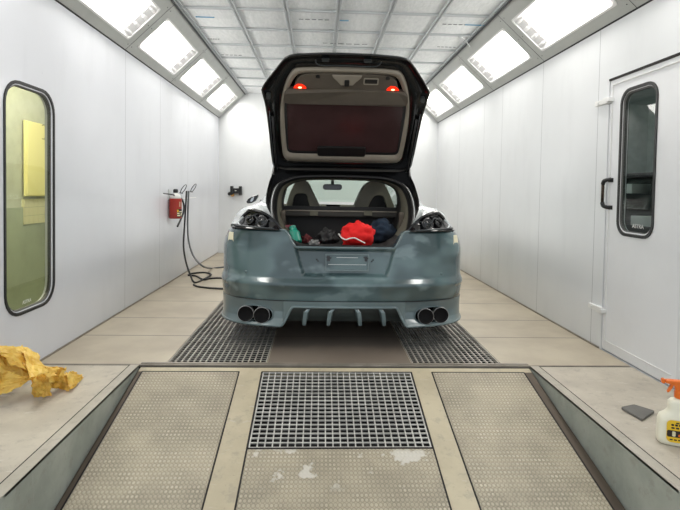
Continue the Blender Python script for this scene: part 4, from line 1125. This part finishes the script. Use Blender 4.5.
# ------------------------------------------------------------------ things in the boot
FZ = .786
def lump(name, mt, c, r, amp, seed, label, cat, fold=5.0, flat=.35, parent=None, nu=40, nv=24):
    def k(d):
        p = d*1.6+V((seed*3.1, seed*1.7, seed))
        n = noise.noise(p*1.3)*amp*1.1
        f = abs(noise.noise(p*fold*.32))*1.8+.5*abs(noise.noise(p*fold*.8+V((9, 2, 4))))*1.8
        return 1.08+n*.8-f*amp*.8
    b = MB(); b.sphere(c, r, nu=nu, nv=nv, fn=k)
    for p in b.v:
        if p.z < FZ+.004: p.z = FZ+.004+.004*abs(math.sin(p.x*40))
        p.y = max(p.y, 4.09)
    o = b.build(name, mt, parent, smooth=True)
    if label: tag(rebase(o), label, cat)
    return o
def bp(px, py, y): return on(1, y, px, py)
c = bp(358, 232, 4.32); lump('red_cloth', M['red'], (c.x+.0, 4.31, c.z-.03), (.15, .105, .115), .24, 17, 'crumpled bright red cloth heaped in the open car boot', 'cloth')
c = bp(383, 231, 4.54); lump('navy_cloth', M['navy'], (c.x-.005, 4.55, c.z-.015), (.118, .11, .125), .28, 8, 'dark navy cloth piled behind the red cloth in the boot', 'cloth')
c = bp(327, 237, 4.42); lump('black_bag', M['bagblack'], (c.x, 4.50, c.z-.03), (.105, .09, .095), .45, 5, 'black bag slumped in the middle of the boot left of the red cloth', 'bag')
c = bp(313, 239, 4.28); lump('grey_rag', M['greycl'], (c.x+.01, 4.27, FZ+.02), (.05, .05, .035), .5, 11, 'small grey rag in front of the black bag in the boot', 'rag')
c = bp(306, 236, 4.4); lump('maroon_cloth', M['maroon'], (c.x, 4.44, FZ+.03), (.05, .06, .05), .5, 14, 'small maroon cloth between the teal bottle and the black bag', 'cloth')
# white frayed paper along the front of the boot
b = MB(); rows = []
for i in range(41):
    px = 366+22*i/40; q = on(2, FZ+.01, px, 242.2); r = []
    for j in range(7): r.append((q.x, q.y+.09*j/6, FZ+.008+.05*abs(noise.noise((i*.35, j*.8, 2)))+.025*math.sin(j*1.3+i*.5)**2))
    rows.append(r)
b.grid(rows); o = b.build('white_paper', M['whitecord'], solid=.003); tag(rebase(o), 'crinkled whitish paper lying on the boot sill below the red and navy cloths', 'paper')
pth = [bp(x, y, 4.20) for x, y in ((338.5, 233.5), (340.5, 236.5), (342.5, 238.3), (346, 239.5), (350, 238.2), (355, 238), (360, 240.6), (365, 243.0))]
for p in pth: p.y = 4.185; p.z = max(p.z, FZ+.008)
b = MB(); b.tube(catmull(pth, 6), .006, 6); o = b.build('white_rope', M['whitecord'], smooth=True); tag(rebase(o), 'thin white rope looped in front of the red cloth in the boot', 'rope')
# teal bottle leaning on the left side of the boot
p0, p1 = bp(296.5, 243, 4.33), bp(292.5, 226.5, 4.40)
p0.z = FZ+.012; ax = (p1-p0); hgt = ax.length; ax.normalize()
bt = thing('cleaning_bottle', tuple(p0), 'teal plastic bottle leaning against the left side of the boot', 'bottle')
b = MB(); sx = ax.orthogonal().normalized(); b.lathe([(.042, 0), (.05, .006), (.05, hgt*.6), (.036, hgt*.72), (.03, hgt*.84)], p0, ax, 20, close=True); b.build('body', M['teal'], bt, smooth=False, bev=.003)
b = MB(); b.lathe([(.028, hgt*.84), (.030, hgt*.86), (.030, hgt*1.0), (.022, hgt*1.02)], p0, ax, 16, close=True); b.build('cap', M['teal'], bt)
b = MB(); b.obox(p0+ax*hgt*1.02+V((-.025, 0, 0)), V((.035, 0, 0)), V((0, .012, 0)), V((0, 0, .010))); b.build('spout', M['tealcap'], bt)

# ------------------------------------------------------------------ crumpled yellow paper on the left platform
def crump(b, quad, nu, nv, amp, seed, fr=7):
    """four corners (near a,b then c,d), folded by sharp creases"""
    rnd = random.Random(seed); a, bb, c, d = map(V, quad)
    nrm = (bb-a).cross(d-a).normalized()
    cr = [(V((rnd.uniform(-1, 1), rnd.uniform(-1, 1), 0)).normalized(), rnd.uniform(.6, 1.6)*fr, rnd.uniform(0, 6)) for _ in range(6)]
    rows = []
    for j in range(nv+1):
        r = []
        for i in range(nu+1):
            u, v = i/nu, j/nv; p = (a*(1-u)+bb*u)*(1-v)+(d*(1-u)+c*u)*v
            h = 0
            for k, (dr, f, ph) in enumerate(cr):
                s = (dr.x*u+dr.y*v)*f+ph; tri = abs((s/pi) % 2-1)-.5; h += tri/(1+k*.5)
            w = 1 if (0 < i < nu and 0 < j < nv) else .8
            jx = V((rnd.uniform(-1, 1), rnd.uniform(-1, 1), rnd.uniform(-1, 1)))*.006
            q = p+nrm*h*amp*w+jx
            q.z = max(q.z, .006); q.x = max(q.x, XL+.008)
            r.append(q)
        rows.append(r)
    b.grid(rows)
def G0(x, y, z): return on(2, z, x, y)
def XX(xx, x, y): return on(0, xx, x, y)
b = MB()
# large sheet leaning on the wall
crump(b, [XX(-1.94, -16, 347), XX(-1.82, 26, 350), XX(-1.68, 42, 380), XX(-1.82, 2, 378)], 14, 12, .008, 41)
crump(b, [XX(-1.93, -14, 343), XX(-1.86, 22, 346), XX(-1.66, 45, 379), XX(-1.78, 10, 363)], 16, 14, .018, 3)
crump(b, [XX(-1.86, 20, 345.5), XX(-1.76, 39, 355), XX(-1.62, 48, 372), XX(-1.66, 30, 378)], 10, 10, .016, 5)
crump(b, [XX(-1.95, -20, 350), XX(-1.80, 12, 360), XX(-1.70, 32, 378), XX(-1.80, 4, 391)], 14, 12, .020, 9)
crump(b, [XX(-1.88, -16, 398), XX(-1.78, 8, 371), XX(-1.68, 33, 379), XX(-1.76, 10, 392)], 12, 10, .012, 12)
crump(b, [G0(52, 396, .006), G0(33, 398, .006), XX(-1.64, 31, 378), XX(-1.60, 50, 372)], 10, 9, .022, 15)
crump(b, [XX(-1.60, 31, 379), XX(-1.58, 50, 374), G0(55, 386, .03), G0(36, 396, .02)], 10, 9, .028, 21, 9)
crump(b, [XX(-1.66, 44, 365), XX(-1.60, 66, 368), XX(-1.56, 64, 382), XX(-1.62, 46, 382)], 12, 10, .024, 25, 10)
crump(b, [XX(-1.58, 48, 378), XX(-1.56, 66, 372), G0(64, 384, .03), G0(50, 388, .02)], 9, 8, .024, 29, 10)
crump(b, [G0(57, 388, .008), G0(70, 391, .008), G0(83, 377.5, .015), XX(-1.57, 66, 372)], 11, 10, .014, 33)
crump(b, [XX(-1.575, 65, 372), XX(-1.555, 74, 371.5), G0(83.5, 377, .015), G0(70, 390, .02)], 9, 9, .010, 37)
o = b.build('crumpled_paper', M['paper'], solid=.0015, smooth=False); tag(rebase(o), 'crumpled yellow wrapping paper lying on the left platform against the wall', 'paper')

# sanding pad on the right platform
A_, B_, C_, D_ = (on(2, .014, x, y) for x, y in ((620.8, 407), (634, 404.3), (654.8, 410.8), (642, 419.3)))
b = MB(); ol = []
P4 = [A_, D_, C_, B_]
for i in range(4):
    p, q, r = P4[i-1], P4[i], P4[(i+1) % 4]
    d1, d2 = (p-q).normalized()*.012, (r-q).normalized()*.012
    for k in range(5):
        t = k/4; s = (q+d1)*(1-t)**2+q*2*t*(1-t)+(q+d2)*t*t; ol.append((s.x, s.y))
b.prism(ol, lambda u, v, w: V((u, v, w)), .001, .016); o = b.build('sanding_pad', M['sponge'], bev=.003); tag(rebase(o), 'flat dark grey rectangular sanding pad on the right platform', 'sanding pad')

# spray bottle, cut off by the right edge of the picture
SB = on(2, 0, 685.5, 448.5); SB.y += .05
ux = V((.93, -.36, 0)).normalized(); uy = V((.36, .93, 0)).normalized()
sp = thing('spray_bottle', tuple(SB), 'milky white spray bottle with orange trigger and yellow label on the right platform', 'spray bottle')
def sq(w, d, z, cx=0, n=32, e=3.2):
    o = []
    for i in range(n):
        a = 2*pi*i/n; o.append(SB+ux*(cx+math.copysign(abs(math.cos(a))**(2/e), math.cos(a))*w)+uy*math.copysign(abs(math.sin(a))**(2/e), math.sin(a))*d+V((0, 0, z)))
    return o
b = MB(); prof = [(.088, .040, .001, 0), (.097, .047, .006, 0), (.098, .048, .03, 0), (.098, .048, .115, 0), (.092, .046, .140, .002), (.070, .042, .158, .006), (.060, .038, .172, .006), (.058, .036, .186, .006), (.057, .035, .212, .004), (.044, .030, .226, .003), (.022, .022, .232, .002), (.018, .018, .240, .0)]
rows = [sq(w, d, z, cx) for w, d, z, cx in prof]; b.grid(rows, cj=True); o0 = len(b.v)
b.f.append(list(range(32))[::-1]); b.mi.append(0); b.f.append([len(prof)*32-32+i for i in range(32)]); b.mi.append(0)
body = b.build('bottle_body', M['bottle'], sp, smooth=True)
def lab(u, v, w): return SB+ux*u-uy*(.0482+w)+V((0, 0, v))
b = MB(); b.prism(rrect(.008, .078, .150, .112, .022), lab, 0, .0012); lb = b.build('label', M['labyel'], sp)
b = MB(); b.prism(rrect(.008, .066, .146, .034, .008), lab, .0012, .0018); b.build('label_band', M['labdark'], lb)
for x, z, w, h, mt in ((-.035, .066, .020, .026, 'lab'), (-.005, .060, .03, .012, 'orange'), (.03, .066, .034, .024, 'lab'), (.0, .111, .10, .010, 'labdark'), (-.02, .096, .06, .008, 'labdark'), (.03, .096, .02, .008, 'labdark'), (.0, .122, .06, .006, 'labdark'), (.0, .036, .11, .006, 'labdark')):
    n_ = max(1, int(w/.016)) if mt == 'labdark' else 1
    b = MB()
    for q in range(n_): b.prism(rrect(x-w/2+w*(q+.5)/n_, z, w/n_*.72, h, min(w/n_*.72, h)*.3, 3), lab, .0018, .0024)
    b.build('label_print', M[mt], lb)
b = MB(); b.lathe([(.026, .236), (.027, .240), (.027, .268), (.022, .274)], SB, n=24, close=True); cl = b.build('collar', M['orange'], sp)
def tr(u, v, w): return SB+ux*u+uy*w+V((0, 0, v))
b = MB(); b.prism([(-.024, .270), (.024, .270), (.030, .288), (.062, .292), (.068, .302), (.050, .318), (.0, .326), (-.045, .324), (-.068, .322), (-.070, .306), (-.035, .302), (-.026, .290)], tr, -.017, .017); hd = b.build('trigger_head', M['orange'], sp, bev=.006)
b = MB(); b.prism([(-.030, .303), (-.044, .304), (-.050, .285), (-.060, .262), (-.056, .256), (-.046, .266), (-.034, .288)], tr, -.009, .009); b.build('trigger', M['orange'], sp, bev=.003)
b = MB(); b.prism(rrect(-.078, .314, .016, .024, .006), tr, -.012, .012); b.build('nozzle', M['orange'], sp, bev=.003)

# ------------------------------------------------------------------ even world fill, added to brighten the near end of the booth
w = bpy.data.worlds.new('world_fill'); S.world = w; w.use_nodes = True
bg = w.node_tree.nodes['Background']; bg.inputs[0].default_value = (.86, .93, 1, 1); bg.inputs[1].default_value = .95
